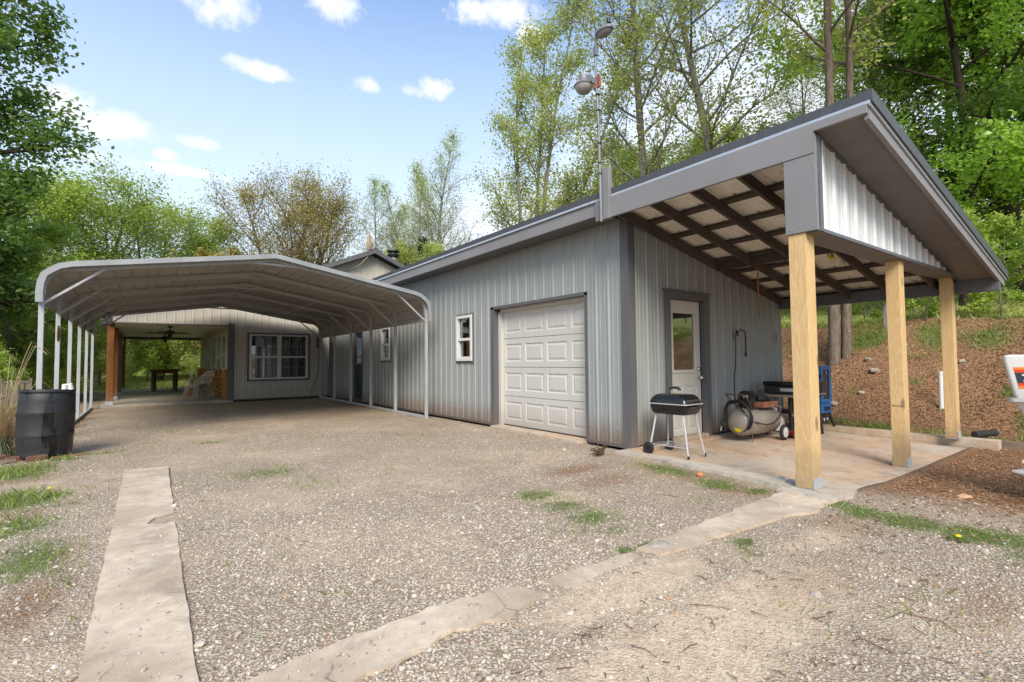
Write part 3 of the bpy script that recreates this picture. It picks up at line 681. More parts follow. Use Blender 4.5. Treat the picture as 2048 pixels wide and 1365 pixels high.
MB().box(1.0, 1.05, D-.016, D+.03, 1.0, 1.97).box(1.58, 1.63, D-.016, D+.03, 1.0, 1.97).box(1.05, 1.58, D-.016, D+.03, 1.0, 1.05).box(1.05, 1.58, D-.016, D+.03, 1.92, 1.97).build('glazing_bead', M_DOOR, ed, bevel=.006)
MB().box(1.05, 1.58, D+.004, D+.010, 1.05, 1.92).build('pane', M_GLASS, ed)
MB().box(.9, 1.77, D+.05, D+.06, .05, 2.13).build('unlit_room_board', M_DARKIN, ed)  # added board, darkness of the unlit interior is in its colour
MB().box(.88, 1.80, -.04, .10, -.005, .05).build('threshold', M_STRIP, ed)
MB().lathe([(.014, .055), (.014, .03), (.03, .01), (.031, -.015), (.012, -.03)], (1.69, 0, .92), 14, 'y').build('knob', M_CHROME, ed, smooth=True)
MB().lathe([(.032, .055), (.032, .035), (.014, .02)], (1.69, 0, 1.06), 14, 'y').build('deadbolt', M_CHROME, ed, smooth=True)
# eaves fascia over the long wall
MB().box(-.415, -.375, .12, 13.9, 3.19, 3.385).build('fascia', M_FASC, SH)
MB().box(-.375, -.0, .12, 13.9, 3.195, 3.215).build('soffit', M_TRIM, SH)
def extr_strip(y0, y1, poly): return MB().prism(poly, y0, y1)
for (a, b) in ((-3.06, -1.35), (-1.345, .40), (.405, 3.6), (3.605, 6.8), (6.805, 10.2), (10.205, 13.9)):
    e = .0015 if int(a*10) % 2 else 0
    extr_strip(a, b, [(-.425-e, 3.415), (-.43-e, 3.495), (-.36, 3.500+e), (-.30, 3.488), (-.30, 3.483), (-.36, 3.49), (-.42, 3.485), (-.418, 3.415)]).build('roof_edge_trim', M_ROOF, SH)
extr_strip(-3.05, 13.9, [(-.421, 3.380), (-.440, 3.375), (-.437, 3.392), (-.421, 3.42), (-.41, 3.42), (-.41, 3.38)]).build('drip_edge', M_DRIP, SH)
# porch fascia board, proud of the wall fascia
MB().box(-.455, -.416, -2.33, .16, 3.10, 3.375).build('porch_fascia', M_FASC, SH, bevel=.004)
MB().prism([(-2.33, 3.10), (-2.605, 3.10), (-2.605, 3.30), (-3.03, 3.30), (-3.03, 3.375), (-2.33, 3.375)], -.455, -.416, 'x').build('porch_fascia', M_FASC, SH)
MB().box(-.448, -.409, -2.605, -2.33, 2.385, 3.098).box(-.448, -.40, -2.612, -2.605, 2.385, 3.28).box(-.409, -.20, -2.36, -2.33, 2.385, 3.1).build('post_cladding', M_FASC, SH, bevel=.003)
# nail heads on cladding
nb = MB()
for y, z in ((-2.35, 2.5), (-2.35, 2.75), (-2.35, 2.95), (-2.585, 2.42), (-2.585, 2.6), (-2.585, 2.8), (-2.585, 2.98), (-2.585, 3.12), (-2.46, 2.44), (-2.44, 3.05), (-2.5, 3.2), (-2.38, 2.42), (-2.2, 3.15), (-1.5, 3.15), (-.7, 3.16)):
    nb.lathe([(.009, 0), (.009, -.0015), (.003, -.004)], (-.4545 if y > -2.33 else -.4475, y, z), 8, 'x')
nb.build('nail_head', M_FASC, SH, kind='stuff')
# rafters down the slope, purlins across, roof sheets on top
for i, y in enumerate((-.06, -.60, -1.18, -1.76, -2.34)):
    MB().prism([(-.41, RZ(-.41)-.05), (4.42, RZ(4.42)-.05), (4.42, RZ(4.42)-.19), (-.41, RZ(-.41)-.19)], y-.02, y+.02).build('rafter', M_DARK, SH)
for i, x in enumerate(np.linspace(-.12, 4.42, 9)):
    if i == 5:
        seg = [(-3.0, -1.72), (-1.18, -.0)]
    else: seg = [(-3.0, .0)]
    for a, b in seg:
        MB().prism([(x-.045, RZ(x-.045)-.006), (x+.045, RZ(x+.045)-.006), (x+.045, RZ(x+.045)-.049), (x-.045, RZ(x-.045)-.049)], a, b).build('purlin', M_DARK, SH)
MB().prism([(-.41, RZ(-.41)-.006), (4.55, RZ(4.55)-.006), (4.55, RZ(4.55)-.13), (-.41, RZ(-.41)-.13)], -3.035, -2.995).build('rake_board', M_FASC, SH)
MB().prism([(-.43, RZ(-.43)+.105), (4.62, RZ(4.62)+.105), (4.62, RZ(4.62)-.0), (-.43, RZ(-.43)-.0)], -3.07, -3.055).prism([(-.43, RZ(-.43)+.112), (4.62, RZ(4.62)+.112), (4.62, RZ(4.62)+.104), (-.43, RZ(-.43)+.104)], -3.07, -2.95).build('rake_trim', M_ROOF, SH)
MB().prism([(-.43, RZ(-.43)+.004), (4.6, RZ(4.6)+.004), (4.6, RZ(4.6)-.03), (-.43, RZ(-.43)-.03)], -3.053, -3.036).build('rake_trim', M_DRIP, SH)
# sheets of roofing, ribs run down the slope
def roof_sheets(name, y0, y1, x0, x1, m, par, zf, pitch=.242, n=4, ribh=.02):
    P = lambda u, z, h: (z, u, zf(z)+h)
    W = pitch*n; y = y0; k = 0
    while y < y1-.02:
        b = min(y1, y+W); pr = rib_profile(y, b, pitch, y0, ribh, True); mb = MB()
        for (ua, ha), (ub, hb) in zip(pr[:-1], pr[1:]):
            mb.add([P(ua, x0, ha), P(ua, x1, ha), P(ub, x1, hb), P(ub, x0, hb)], [(0, 1, 2, 3)])
        mb.build(name, m, par); y = b; k += 1
rf = part_empty('roof', SH)
roof_sheets('roof_panel', -3.05, 0, -.41, 4.62, M_ROOFU, rf, lambda x: RZ(x)+.0)
MB().prism([(-.42, RZ(-.42)+.03), (4.66, RZ(4.66)+.03), (4.66, RZ(4.66)+.05), (-.42, RZ(-.42)+.05)], -3.05, .06).build('roof_skin', M_ROOF, rf)
roof_sheets('roof_panel', .062, 13.9, -.41, 4.62, M_ROOF, rf, lambda x: RZ(x)+.03)
# front beam, gable panel, soffit
MB().box(-.40, 4.2, -2.603, -2.34, 2.372, 2.412).build('beam_cladding', M_SOF, SH)
bm2 = MB().box(-.39, 4.22, -2.57, -2.36, 2.414, 2.47).build('front_beam', M_DARK, SH)
gp = MB().prism([(-.40, 2.42), (4.02, 2.42), (-.40, 3.30)], -2.585, -2.40).build('gable_wall', M_DARK, SH)
sheets('siding_panel', lambda u, z, h: (u, -2.587-h, z), -.33, 4.05, 2.405, lambda u: RZ(u)-.085, M_WHT, gp, pitch=.255, phase=-.26, ribh=.022)
MB().box(-.395, -.335, -2.625, -2.585, 2.38, 3.275).box(-.335, 4.05, -2.625, -2.590, 2.375, 2.405).build('panel_trim', M_TRIMB, gp)
MB().prism([(-.335, RZ(-.335)-.075), (4.2, RZ(4.2)-.075), (4.2, RZ(4.2)-.10), (-.335, RZ(-.335)-.10)], -2.618, -2.588).build('top_trim', M_TRIM, gp)
MB().prism([(-.416, RZ(-.416)-.070), (4.5, RZ(4.5)-.070), (4.5, RZ(4.5)-.082), (-.416, RZ(-.416)-.082)], -2.995, -2.60).build('soffit', M_SOF, SH)
# beams
MB().box(2.17, 2.23, -2.40, .0, 2.66, 2.86).build('middle_beam', M_DARK, SH)
MB().box(4.24, 4.34, -3.03, .0, 2.14, 2.32).build('rear_beam', M_TRIM, SH)
MB().box(4.235, 4.345, -1.95, -1.942, 2.138, 2.322).build('beam_joint', M_DARKIN, SH)
# porch posts
def post(x0, x1, y0, y1, zb, zt, lab):
    p = MB().box(x0, x1, y0, y1, zb, zt).build('post', M_PINE, SH, bevel=.004, label=lab)
    MB().box(x0-.003, x1+.003, y0-.004, y0-.001, zb-.005, zb+.10).box(x0-.003, x1+.003, y1+.001, y1+.004, zb-.005, zb+.10).box(x0-.003, x1+.003, y0-.004, y1+.004, zb-.012, zb-.002).build('post_bracket', M_GALV, p)
    return p
post(-.43, -.25, -2.50, -2.345, .0, 2.384, 'front yellow pine post on the concrete kerb')
post(1.86, 2.02, -2.56, -2.42, -.085, 2.371, 'middle yellow pine post on the patio slab')
post(4.04, 4.18, -2.56, -2.42, .04, 2.371, 'rear yellow pine post on the raised kerb')
stp = MB()
for i in range(9):
    if i != 5: stp.box(1.8575, 1.8595, -2.548+i*.0125, -2.540+i*.0125, .622, .640)
stp.build('stamp', M_GREYW, SH, kind='stuff')
# screws on siding
scw = MB()
for z in (.25, .95, 1.6, 2.35, 2.95):
    y = .25
    while y < 13.3:
        if not any(h[0]-.05 < y < h[1]+.05 and h[2] < z < h[3] for h in HL): scw.lathe([(.009, 0), (.006, -.007)], (-.001, y, z+random.uniform(-.01, .01)), 6, 'x')
        y += .242 if z > 2 else .484
for z in (.95, 1.62):
    x = .21
    while x < 4.2:
        if not (.8 < x < 1.95): scw.lathe([(.008, 0), (.006, -.006)], (x, -.001, z), 6, 'y')
        x += .242
scw.build('screw', M_DRIP, SH, kind='stuff')

# ================================================================== CARPORT
CP = thing('carport', 'open galvanised tube carport with curved grey metal roof over the gravel drive', 'carport', (-3.5, 9.5, 0))
def cpL(k): return (-6.60, 5.15+1.72*k)
def cpR(k): return (-.42+.03*k, 5.35+1.75*k)
prof_s = [(0, 0), (0, 2.22), (.012, 2.36), (.045, 2.47), (.10, 2.555), (.19, 2.62), (.33, 2.665), (3.08, 3.12), (5.83, 2.665), (5.97, 2.62), (6.06, 2.555), (6.115, 2.47), (6.148, 2.36), (6.16, 2.22), (6.16, 0)]
def arch_pt(k, s, z, dz=0):
    L = cpL(k); R = cpR(k); t = s/6.16
    return (L[0]+(R[0]-L[0])*t, L[1]+(R[1]-L[1])*t, z+dz-.03*0)
def frame(k):
    fr = part_empty('frame', CP)
    for a in (0, 6.16):
        p = arch_pt(k, a, 0); q = arch_pt(k, a, 2.22)
        MB().bar((p[0], p[1], .02), (q[0], q[1], 2.25), .062, .062, (0, 1, 0)).build('leg', M_GALV, fr, bevel=.006)
    mb = MB(); pts = [arch_pt(k, s, z-(.035 if .2 < s < 5.9 else 0)) for s, z in prof_s[1:-1]]
    for a, b in zip(pts[:-1], pts[1:]):
        mb.bar(a, b, .07, .06, (0, 1, 0))
    mb.build('bow', M_GALV, fr)
    for s0, s1 in ((.0, .78), (6.16, 5.38)):
        mb = MB().bar(arch_pt(k, s0+(.02 if s0 == 0 else -.02), 2.10), arch_pt(k, s1, 2.735), .032, .05, (0, 1, 0)); mb.build('brace', M_GALV, fr)
    mb = MB().bar(arch_pt(k, 2.55, 3.0), arch_pt(k, 3.61, 3.0), .05, .035, (0, 0, 1)); mb.build('peak_brace', M_GALV, fr)
for k in range(6): frame(k)
for f_ in (cpL, cpR):
    a = f_(-.02); b = f_(5.05)
    MB().bar((a[0], a[1], .0), (b[0], b[1], .0), .06, .055).build('base_rail', M_GALV, CP)
# roof sheets run front to back
outl = [(s, z+.035) for s, z in prof_s]; outl[0] = (-.032, 2.10); outl[1] = (-.033, 2.25); outl[2] = (-.02, 2.39); outl[3] = (.015, 2.51)
outl[-1] = (6.192, 2.10); outl[-2] = (6.193, 2.25); outl[-3] = (6.18, 2.39); outl[-4] = (6.145, 2.51)
def arc_resample(pl, step):
    out = [pl[0]]
    for a, b in zip(pl[:-1], pl[1:]):
        L = math.dist(a, b); n = max(1, int(round(L/step)))
        out += [(a[0]+(b[0]-a[0])*i/n, a[1]+(b[1]-a[1])*i/n) for i in range(1, n+1)]
    return out
ol = arc_resample(outl, .15)
acc = [0]
for a, b in zip(ol[:-1], ol[1:]): acc.append(acc[-1]+math.dist(a, b))
def ol_at(d):
    d = max(0, min(acc[-1], d))
    for i in range(len(acc)-1):
        if acc[i] <= d <= acc[i+1]:
            t = (d-acc[i])/(acc[i+1]-acc[i]+1e-9); a, b = ol[i], ol[i+1]
            n = Vector((-(b[1]-a[1]), b[0]-a[0])).normalized()
            return a[0]+(b[0]-a[0])*t, a[1]+(b[1]-a[1])*t, n
TOT = acc[-1]; nsh = 8; W = TOT/nsh
crf = part_empty('roof', CP)
for i in range(nsh):
    a, b = i*W, (i+1)*W; mb = MB(); ds = [(a, 0)]
    for j in range(4):
        c = a+W*(j+.5)/4 if j else a+W*.06
        ds += [(c-.022, 0), (c-.009, .016), (c+.009, .016), (c+.022, 0)]
        if j < 4: ds.append((min(b, a+W*(j+1)/4.-.0), 0))
    ds = sorted(set((d, h) for d, h in ds if a <= d <= b)); ds.append((b, 0)) if ds[-1][0] < b-1e-6 else None
    def PP(d, h, k):
        s, z, n = ol_at(d); s += -n[0]*0+n[0]*h; z += n[1]*h+.0015*(i % 2)
        return arch_pt(k, s, z)
    for (d0, h0), (d1, h1) in zip(ds[:-1], ds[1:]):
        mb.add([PP(d0, h0, -.08), PP(d1, h1, -.08), PP(d1, h1, 5.07), PP(d0, h0, 5.07)], [(0, 1, 2, 3)])
    mb.build('roof_panel', M_CPP, crf)
def edge_trim(k, nm):
    mb = MB(); P1 = []; 
    for s, z in outl: 
        P1.append((s, z))
    N = len(P1)
    for i in range(N-1):
        a, b = P1[i], P1[i+1]
        def nn(j):
            p = P1[max(j-1, 0)]; q = P1[min(j+1, N-1)]; return Vector((-(q[1]-p[1]), q[0]-p[0])).normalized()
        na, nb_ = nn(i), nn(i+1); tk = .018; dp = .062
        A = [arch_pt(k, a[0]+na[0]*tk, a[1]+na[1]*tk), arch_pt(k, b[0]+nb_[0]*tk, b[1]+nb_[1]*tk), arch_pt(k, b[0]-nb_[0]*dp, b[1]-nb_[1]*dp), arch_pt(k, a[0]-na[0]*dp, a[1]-na[1]*dp)]
        B = [(p[0], p[1]+.004, p[2]) for p in A]; C = [(p[0], p[1]+(.11 if k < 1 else -.11), p[2]) for p in A[:2]]
        mb.add(A+B, [(0, 3, 2, 1), (4, 5, 6, 7), (3, 7, 6, 2)]); mb.add([A[0], A[1], C[1], C[0]], [(0, 1, 2, 3)])
    mb.build(nm, M_CPT, CP)
edge_trim(-.10, 'edge_trim'); edge_trim(5.09, 'edge_trim')

# ================================================================== HOUSE
HO = thing('house', 'beige metal-sided house with gabled dark roof and timber-post side porch behind the carport', 'house', (-3, 15, 0))
HY = 14.5
def hroof(x):   # roof underside on the gable end
    if x > 1.76: return 5.52-.43*(x-1.76)
    if x > -.8: return 5.52+.43*(x-1.76)
    return 4.42+.235*(x+.8)
PH = lambda u, z, h: (u, HY-h, z)
HH = [(-2.53, -.62, .66, 2.22), (-6.6, -2.99, -1, 2.50)]
hw = wall_panel(HO, 'wall', -2.99, 7.0, -.1, 2.5, [(-2.53, -.62, .66, 2.22)], lambda u, z, h: (u, HY+.013-h, z), .14, M_DARKIN)
MB().prism([(-6.35, 2.5), (7.0, 2.5), (7.0, hroof(7)-.05), (1.76, hroof(1.76)-.05), (-.8, hroof(-.8)-.05), (-6.35, hroof(-6.35)-.05)], HY+.014, HY+.10).build('gable_infill', M_DARKIN, HO)
sheets('siding_panel', PH, -6.33, 6.9, .02, lambda u: hroof(u)-.06, M_SIDH, hw, pitch=.247, phase=-2.92, holes=HH, ribh=.014)
MB().box(-6.33, -3.0, HY-.022, HY+.02, 2.465, 2.50).build('opening_trim', M_TRIM, HO)
MB().box(-3.17, -2.98, HY-.026, HY+.03, -.02, 2.53).build('corner_trim', M_TRIM, HO)
MB().box(-2.98, 6.9, HY-.03, HY, -.02, .02).build('base_trim', M_TRIM, HO)
MB().box(-6.38, -6.22, HY-.04, HY+.12, 2.5, 2.85).build('beam_end', M_DARK, HO)
# roof planes with overhang
for (xa, xb) in ((1.76, 7.4), (-.8, 1.76), (-6.75, -.8)):
    za, zb = hroof(xa), hroof(xb)
    MB().prism([(xa, za), (xb, zb), (xb, zb+.12), (xa, za+.12)], HY-.42, 25.5).build('roof', M_ROOF, HO)
    MB().prism([(xa, za-.06), (xb, zb-.06), (xb, zb+.11), (xa, za+.11)], HY-.435, HY-.421).build('rake_trim', M_TRIM, HO)
MB().prism([(1.5, 5.52), (1.76, 5.63), (2.02, 5.52), (2.02, 5.55), (1.76, 5.67), (1.5, 5.55)], HY-.44, 25.5).build('ridge_cap', M_ROOF, HO)
MB().box(-3.04, 7.0, 25.05, 25.18, -.1, 3.2).box(6.9, 7.0, HY+.15, 25.05, -.1, 3.2).build('rear_wall', M_SIDH, HO)
ch = part_empty('chimney', HO)
MB().lathe([(.14, 0), (.14, 1.3)], (3.73, 17, 4.75), 20).build('flue_pipe', M_GALV, ch, smooth=True)
MB().lathe([(.15, 1.28), (.25, 1.32), (.27, 1.36), (.27, 1.42), (.2, 1.44), (.19, 1.5), (.29, 1.54), (.28, 1.60), (.12, 1.64)], (3.73, 17, 4.75), 20).build('flue_cap', M_BLKM, ch, smooth=True)
# house front window: twin sashes with grids
hwn = part_empty('window', HO)
MB().box(-2.60, -.55, HY-.035, HY, .60, .66).box(-2.60, -.55, HY-.035, HY, 2.22, 2.27).box(-2.60, -2.53, HY-.035, HY, .66, 2.22).box(-.62, -.55, HY-.035, HY, .66, 2.22).build('trim', M_TRIM, hwn)
fr = MB()
for a, b in ((-2.53, -2.46), (-.69, -.62), (-1.645, -1.515)): fr.box(a, b, HY-.04, HY+.05, .66, 2.22)
for a, b in ((-2.46, -1.645), (-1.515, -.69)):
    for c, d in ((.66, .715), (2.165, 2.22), (1.405, 1.465)): fr.box(a, b, HY-.036, HY+.05, c, d)
fr.build('frame', M_VINYL, hwn)
for a, b in ((-2.46, -1.645), (-1.515, -.69)):
    for c, d in ((.715, 1.405), (1.465, 2.165)):
        MB().box(a, b, HY+.012, HY+.018, c, d).build('pane', M_GLASS, hwn)
        mg = MB()
        for q in (1/3, 2/3): mg.box(a+(b-a)*q-.008, a+(b-a)*q+.008, HY+.024, HY+.032, c, d)
        mg.box(a, b, HY+.0235, HY+.0325, (c+d)/2-.008, (c+d)/2+.008); mg.build('glazing_bar', M_VINYL, hwn)
cu = MB()
for (x0, x1, lean) in ((-2.15, -1.75, .1), (-1.45, -1.38, 0), (-.95, -.75, -.12), (-2.46, -2.25, -.03)):
    n = 14; pts = []
    for i in range(n+1):
        t = i/n; pts.append((x0+(x1-x0)*t, .16+.03*sin(i*2.4)))
    for (a, ya), (b, yb) in zip(pts[:-1], pts[1:]): cu.add([(a+lean, HY+ya, .7), (b+lean, HY+yb, .7), (b, HY+yb, 2.2), (a, HY+ya, 2.2)], [(0, 1, 2, 3)])
cu.build('curtain', M_CURT, hwn)
MB().box(-2.7, -.5, HY+.5, HY+.52, .4, 2.4).build('dim_room_board', painted('dim_room_shade', (.10, .10, .095), .9, streak=False), hwn)  # added backing board, room dimness painted into its dark colour
# side wall of the porch
SXW = -3.17
HS = [(15.15, 16.05, .97, 2.27), (16.45, 17.35, .80, 2.3), (18.1, 19.1, .05, 2.3), (20.3, 21.1, .95, 2.25)]
sw = wall_panel(HO, 'wall', HY+.0, 25.2, .0, 2.6, HS, lambda u, z, h: (SXW+.02-h, u, z), .12, M_SIDH)
for (a, b, c, d) in HS:
    wn = part_empty('window', HO) if c > .3 else part_empty('door', HO)
    f = .07
    fm = MB().box(SXW-.008, SXW+.03, a-.02, a+f, c, d).box(SXW-.008, SXW+.03, b-f, b+.02, c, d).box(SXW-.008, SXW+.03, a+f, b-f, c, c+f).box(SXW-.008, SXW+.03, a+f, b-f, d-f, d).box(SXW-.006, SXW+.03, a+f, b-f, (c+d)/2-.1, (c+d)/2-.04)
    fm.box(SXW-.003, SXW+.02, (a+b)/2-.02, (a+b)/2+.02, c+f, d-f)
    fm.build('frame', M_VINYL, wn)
    MB().box(SXW+.0, SXW+.006, a+f, b-f, c+f, d-f).build('pane', M_GLASS, wn)
    MB().box(SXW+.1, SXW+.11, a-.1, b+.1, c-.1, d+.1).build('unlit_room_board', M_DARKIN, wn)  # dark colour of this added board gives the shade inside the house
# half logs along the foot of the porch wall
for (a, b, zt) in ((14.52, 17.6, .98), (19.3, 25.1, .98)):
    n = 5; hgt = zt/n if b > 20 else .80/n
    for i in range(n):
        z = hgt*(i+.5)+.01
        MB().tube([(SXW-.03, a, z), (SXW-.03, b, z)], hgt*.52, 10).build('log', M_LOG, HO, smooth=True)
for y, zt in ((14.58, 1.02), (15.1, .99), (16.2, 1.03), (17.45, 1.0)):
    MB().tube([(SXW-.05, y, .02), (SXW-.05, y, zt)], .05, 10).build('log_upright', wood('honey_log_upright', (.55, .27, .075), (.28, .115, .03), sc=1.5), HO, smooth=True)
# porch ceiling, ribs run away from the drive
for i in range(6):
    a = -6.4+i*.54; b = a+.538
    pr = [(a, 0), (a+.02, 0), (a+.03, .02), (a+.05, .02), (a+.06, 0), (a+.26, 0), (a+.27, .01), (a+.29, .01), (a+.30, 0), (b, 0)]
    mb = MB()
    for (ua, ha), (ub, hb) in zip(pr[:-1], pr[1:]): mb.add([(ua, HY+.1, 2.54-ha), (ua, 25.2, 2.54-ha), (ub, 25.2, 2.54-hb), (ub, HY+.1, 2.54-hb)], [(0, 1, 2, 3)])
    mb.build('ceiling_panel', M_PCEIL, HO)
MB().box(-6.4, -3.1, 25.2, 25.3, 2.42, 2.6).box(-6.45, -6.30, HY+.1, 25.3, 2.44, 2.6).build('porch_beam', M_TRIM, HO)
for i, (y, m) in enumerate(((13.9, M_CEDAR), (17.6, M_CEDAR), (21.1, M_GREYW), (25.1, M_CEDAR))):
    zb = .01
    y0 = y+.75 if i == 0 else y
    p = MB().box(-6.33, -6.16, y0, y0+.16, zb+.02, 2.5).build('porch_post', m, HO, bevel=.005)
    MB().box(-6.335, -6.155, y0-.004, y0+.164, zb, zb+.10).build('post_bracket', M_GALV, p)
# cable run beside the window
MB().tube([(-.22, HY-.03, 2.45), (-.25, HY-.03, 1.6), (-.24, HY-.03, .95), (-.36, HY-.03, .5), (-.52, HY-.04, .12), (-.5, HY-.05, .03)], .008, 6).build('cable', M_CORD, HO)
MB().tube([(1.45, HY-.45, 5.28), (1.2, HY-.3, 4.98), (.9, HY-.06, 4.78), (.3, HY-.04, 4.6), (-.2, HY-.04, 4.52)], .014, 6).build('cable', M_PLAS, HO)
MB().box(-.32, -.26, HY-.06, HY, 1.75, 2.2).build('conduit_box', M_TRIM, HO)
ro = thing('roof_ornament', 'tan pointed ornament standing on the house roof ridge', 'ornament', (1.55, HY-.3, 5.4))
MB().lathe([(.02, 0), (.10, .06), (.12, .2), (.10, .4), (.06, .58), (.02, .66)], (0, 0, .15), 14, sx=1, sy=.5).build('blade', M_TANR, ro, smooth=True, w=False)
MB().box(-.05, .05, -.05, .05, -.02, .16).build('bracket', M_LAB, ro, w=False)

# ================================================================== tall lamp pole at the workshop corner
M_LGREY = painted('aged_lamp_metal', (.22, .23, .235), .5, .3, .1)
LP = thing('light_pole', 'thin galvanised pole with two old yard lamps strapped to the workshop eaves', 'lamp post', (-.50, .02, 3.05))
px_, py_ = -.50, .02
MB().tube([(px_, py_-.01, 3.06), (px_, py_+.01, 4.3), (px_-.0, py_+.06, 5.52)], [.021, .020, .017], 12).build('pole', M_LGREY, LP, smooth=True)
MB().box(px_+.02, px_+.085, py_-.13, py_+.0, 3.09, 3.78).build('backing_post', M_FASC, LP, bevel=.004)
bd = MB()
for z in (3.70, 3.85, 4.12, 4.35, 4.58, 4.8): bd.lathe([(.026, 0), (.026, .02)], (px_, py_+(.02 if z > 4.3 else 0), z), 12)
bd.build('strap', M_TAPE, LP)
l1 = part_empty('yard_lamp', LP); c = (px_-.02, py_+.26, 5.02)
MB().lathe([(.135, 0), (.14, .012), (.12, .04), (.08, .065), (.076, .07), (.072, .14), (.056, .155)], c, 24).build('lamp_housing', M_LGREY, l1, smooth=True)
MB().lathe([(.03, -.09), (.08, -.08), (.115, -.04), (.128, 0)], c, 24).build('lamp_lens', painted('clouded_lens', (.42, .42, .40), .25, 0, .1), l1, smooth=True)
MB().bar((c[0], c[1]-.10, c[2]+.10), (px_, py_+.03, 4.98), .035, .05).build('lamp_arm', M_LGREY, l1)
MB().box(px_-.015, px_+.015, py_-.03, py_+.09, 4.90, 5.06).build('mounting_board', M_RUST, LP)
l2 = part_empty('street_lamp_head', LP); c = (px_+.02, py_-.10, 5.60)
MB().lathe([(.08, .0), (.112, .015), (.115, .04), (.09, .07), (.04, .09)], c, 24, sx=.8, sy=1.3).build('lamp_housing', M_LGREY, l2, smooth=True)
MB().lathe([(.045, -.035), (.085, -.015), (.10, .015)], c, 24, sx=.75, sy=1.25).build('lamp_lens', painted('dull_lens', (.3, .31, .31), .3, 0, .1), l2, smooth=True)
MB().lathe([(.028, .10), (.028, .16), (.02, .17)], (c[0], c[1]-.08, c[2]), 12).build('photocell', M_BLKM, l2)
MB().box(px_-.025, px_+.025, py_+.02, py_+.08, 5.36, 5.48).build('lamp_bracket', M_LGREY, LP)
MB().tube([(px_, py_+.05, 5.46), (px_, py_+.03, 5.60), (px_, py_-.02, 5.62)], .022, 10).build('pole_tip', M_LGREY, LP)

# ================================================================== things on the patio
GR = thing('charcoal_grill', 'small black rectangular charcoal grill on four splayed legs beside the entry door', 'grill', (.24, -.55, -.035), radians(2))
RIM = .67
def rrect(hx, hy, r, n=5):
    P = []
    for cx, cy, a0 in ((hx-r, hy-r, 0), (-hx+r, hy-r, 90), (-hx+r, -hy+r, 180), (hx-r, -hy+r, 270)):
        for i in range(n+1):
            a = radians(a0+90*i/n); P.append((cx+r*cos(a), cy+r*sin(a)))
    return P
def loft(secs, caps=True):
    mb = MB(); n = len(secs[0][0]); V = []
    for poly, z in secs: V += [(p[0], p[1], z) for p in poly]
    F = [(i*n+k, i*n+(k+1) % n, (i+1)*n+(k+1) % n, (i+1)*n+k) for i in range(len(secs)-1) for k in range(n)]
    if caps: F += [tuple(range(n))[::-1], tuple(range((len(secs)-1)*n, len(secs)*n))]
    return mb.add(V, F)
hx, hy = .20, .275
loft([(rrect(hx*.80, hy*.85, .07), RIM-.135), (rrect(hx*.93, hy*.95, .07), RIM-.11), (rrect(hx*.99, hy*.99, .06), RIM-.05), (rrect(hx, hy, .05), RIM-.004)]).build('bowl', M_BLK, GR, smooth=True, w=False)
loft([(rrect(hx, hy, .05), RIM+.006), (rrect(hx*.98, hy*.985, .06), RIM+.045), (rrect(hx*.88, hy*.93, .075), RIM+.085), (rrect(hx*.72, hy*.84, .08), RIM+.115), (rrect(hx*.5, hy*.7, .08), RIM+.125)]).build('lid', M_BLK, GR, smooth=True, w=False)
loft([(rrect(hx+.018, hy+.018, .05), RIM-.005), (rrect(hx+.018, hy+.018, .05), RIM+.006)]).build('rim', M_LEGM, GR, w=False)
hd = MB().tube([(0, -.05, RIM+.12), (0, -.05, RIM+.185)], .007, 8).tube([(0, .05, RIM+.12), (0, .05, RIM+.185)], .007, 8); hd.build('handle_post', M_PLAS, GR, w=False)
MB().tube([(0, -.085, RIM+.178), (0, -.05, RIM+.198), (0, .0, RIM+.205), (0, .05, RIM+.198), (0, .085, RIM+.178)], [.013, .017, .017, .017, .013], 10).build('handle', M_RUB, GR, smooth=True, w=False)
MB().tube([(-.12, -hy-.012, RIM-.045), (-.1, -hy-.05, RIM-.04), (.1, -hy-.05, RIM-.04), (.12, -hy-.012, RIM-.045)], .012, 8).build('side_handle', M_RUB, GR, smooth=True, w=False)
LEG = [((-.13, .2), (-.205, .26), True), ((.13, .2), (.2, .26), True), ((-.13, -.2), (-.16, -.28), False), ((.13, -.2), (.2, -.29), False)]
for (a, b), (c_, d_), wh in LEG:
    zb = .075 if wh else .0
    MB().tube([(a, b, RIM-.13), (c_, d_, zb)], .0125, 10).build('leg', M_LEGM, GR, smooth=True, w=False)
    if wh:
        wo = MB().lathe([(.02, -.012), (.06, -.016), (.078, -.014), (.082, 0), (.078, .014), (.06, .016), (.02, .012)], (c_-.03 if c_ < 0 else c_+.03, d_, .082), 24, 'x').build('wheel', M_RUB, GR, smooth=True, w=False)
        hb = MB()
        for q in range(5):
            an = q*2*pi/5; xx = c_-.048 if c_ < 0 else c_+.048
            hb.bar((xx, d_, .082), (xx, d_+.055*cos(an), .082+.055*sin(an)), .008, .008, (1, 0, 0))
        hb.build('spokes', M_BLKM, wo, w=False)
    else: MB().tube([(c_, d_, .035), (c_+(c_-a)*.05, d_+(d_-b)*.05, -.004)], .015, 8).build('foot_cap', M_RUB, GR, w=False)
rk = MB()
for i in range(9):
    t = i/8; y = -.26+.5*t; rk.tube([(-.175, y, .13), (.19, y, .13)], .003, 5)
rk.tube([(-.18, -.265, .13), (-.195, .25, .13)], .005, 5).tube([(.195, -.27, .13), (.195, .25, .13)], .005, 5).build('wire_shelf', M_LEGM, GR, w=False)
MB().tube([(-.22, .26, .082), (.22, .26, .082)], .006, 6).build('axle', M_LEGM, GR, w=False)

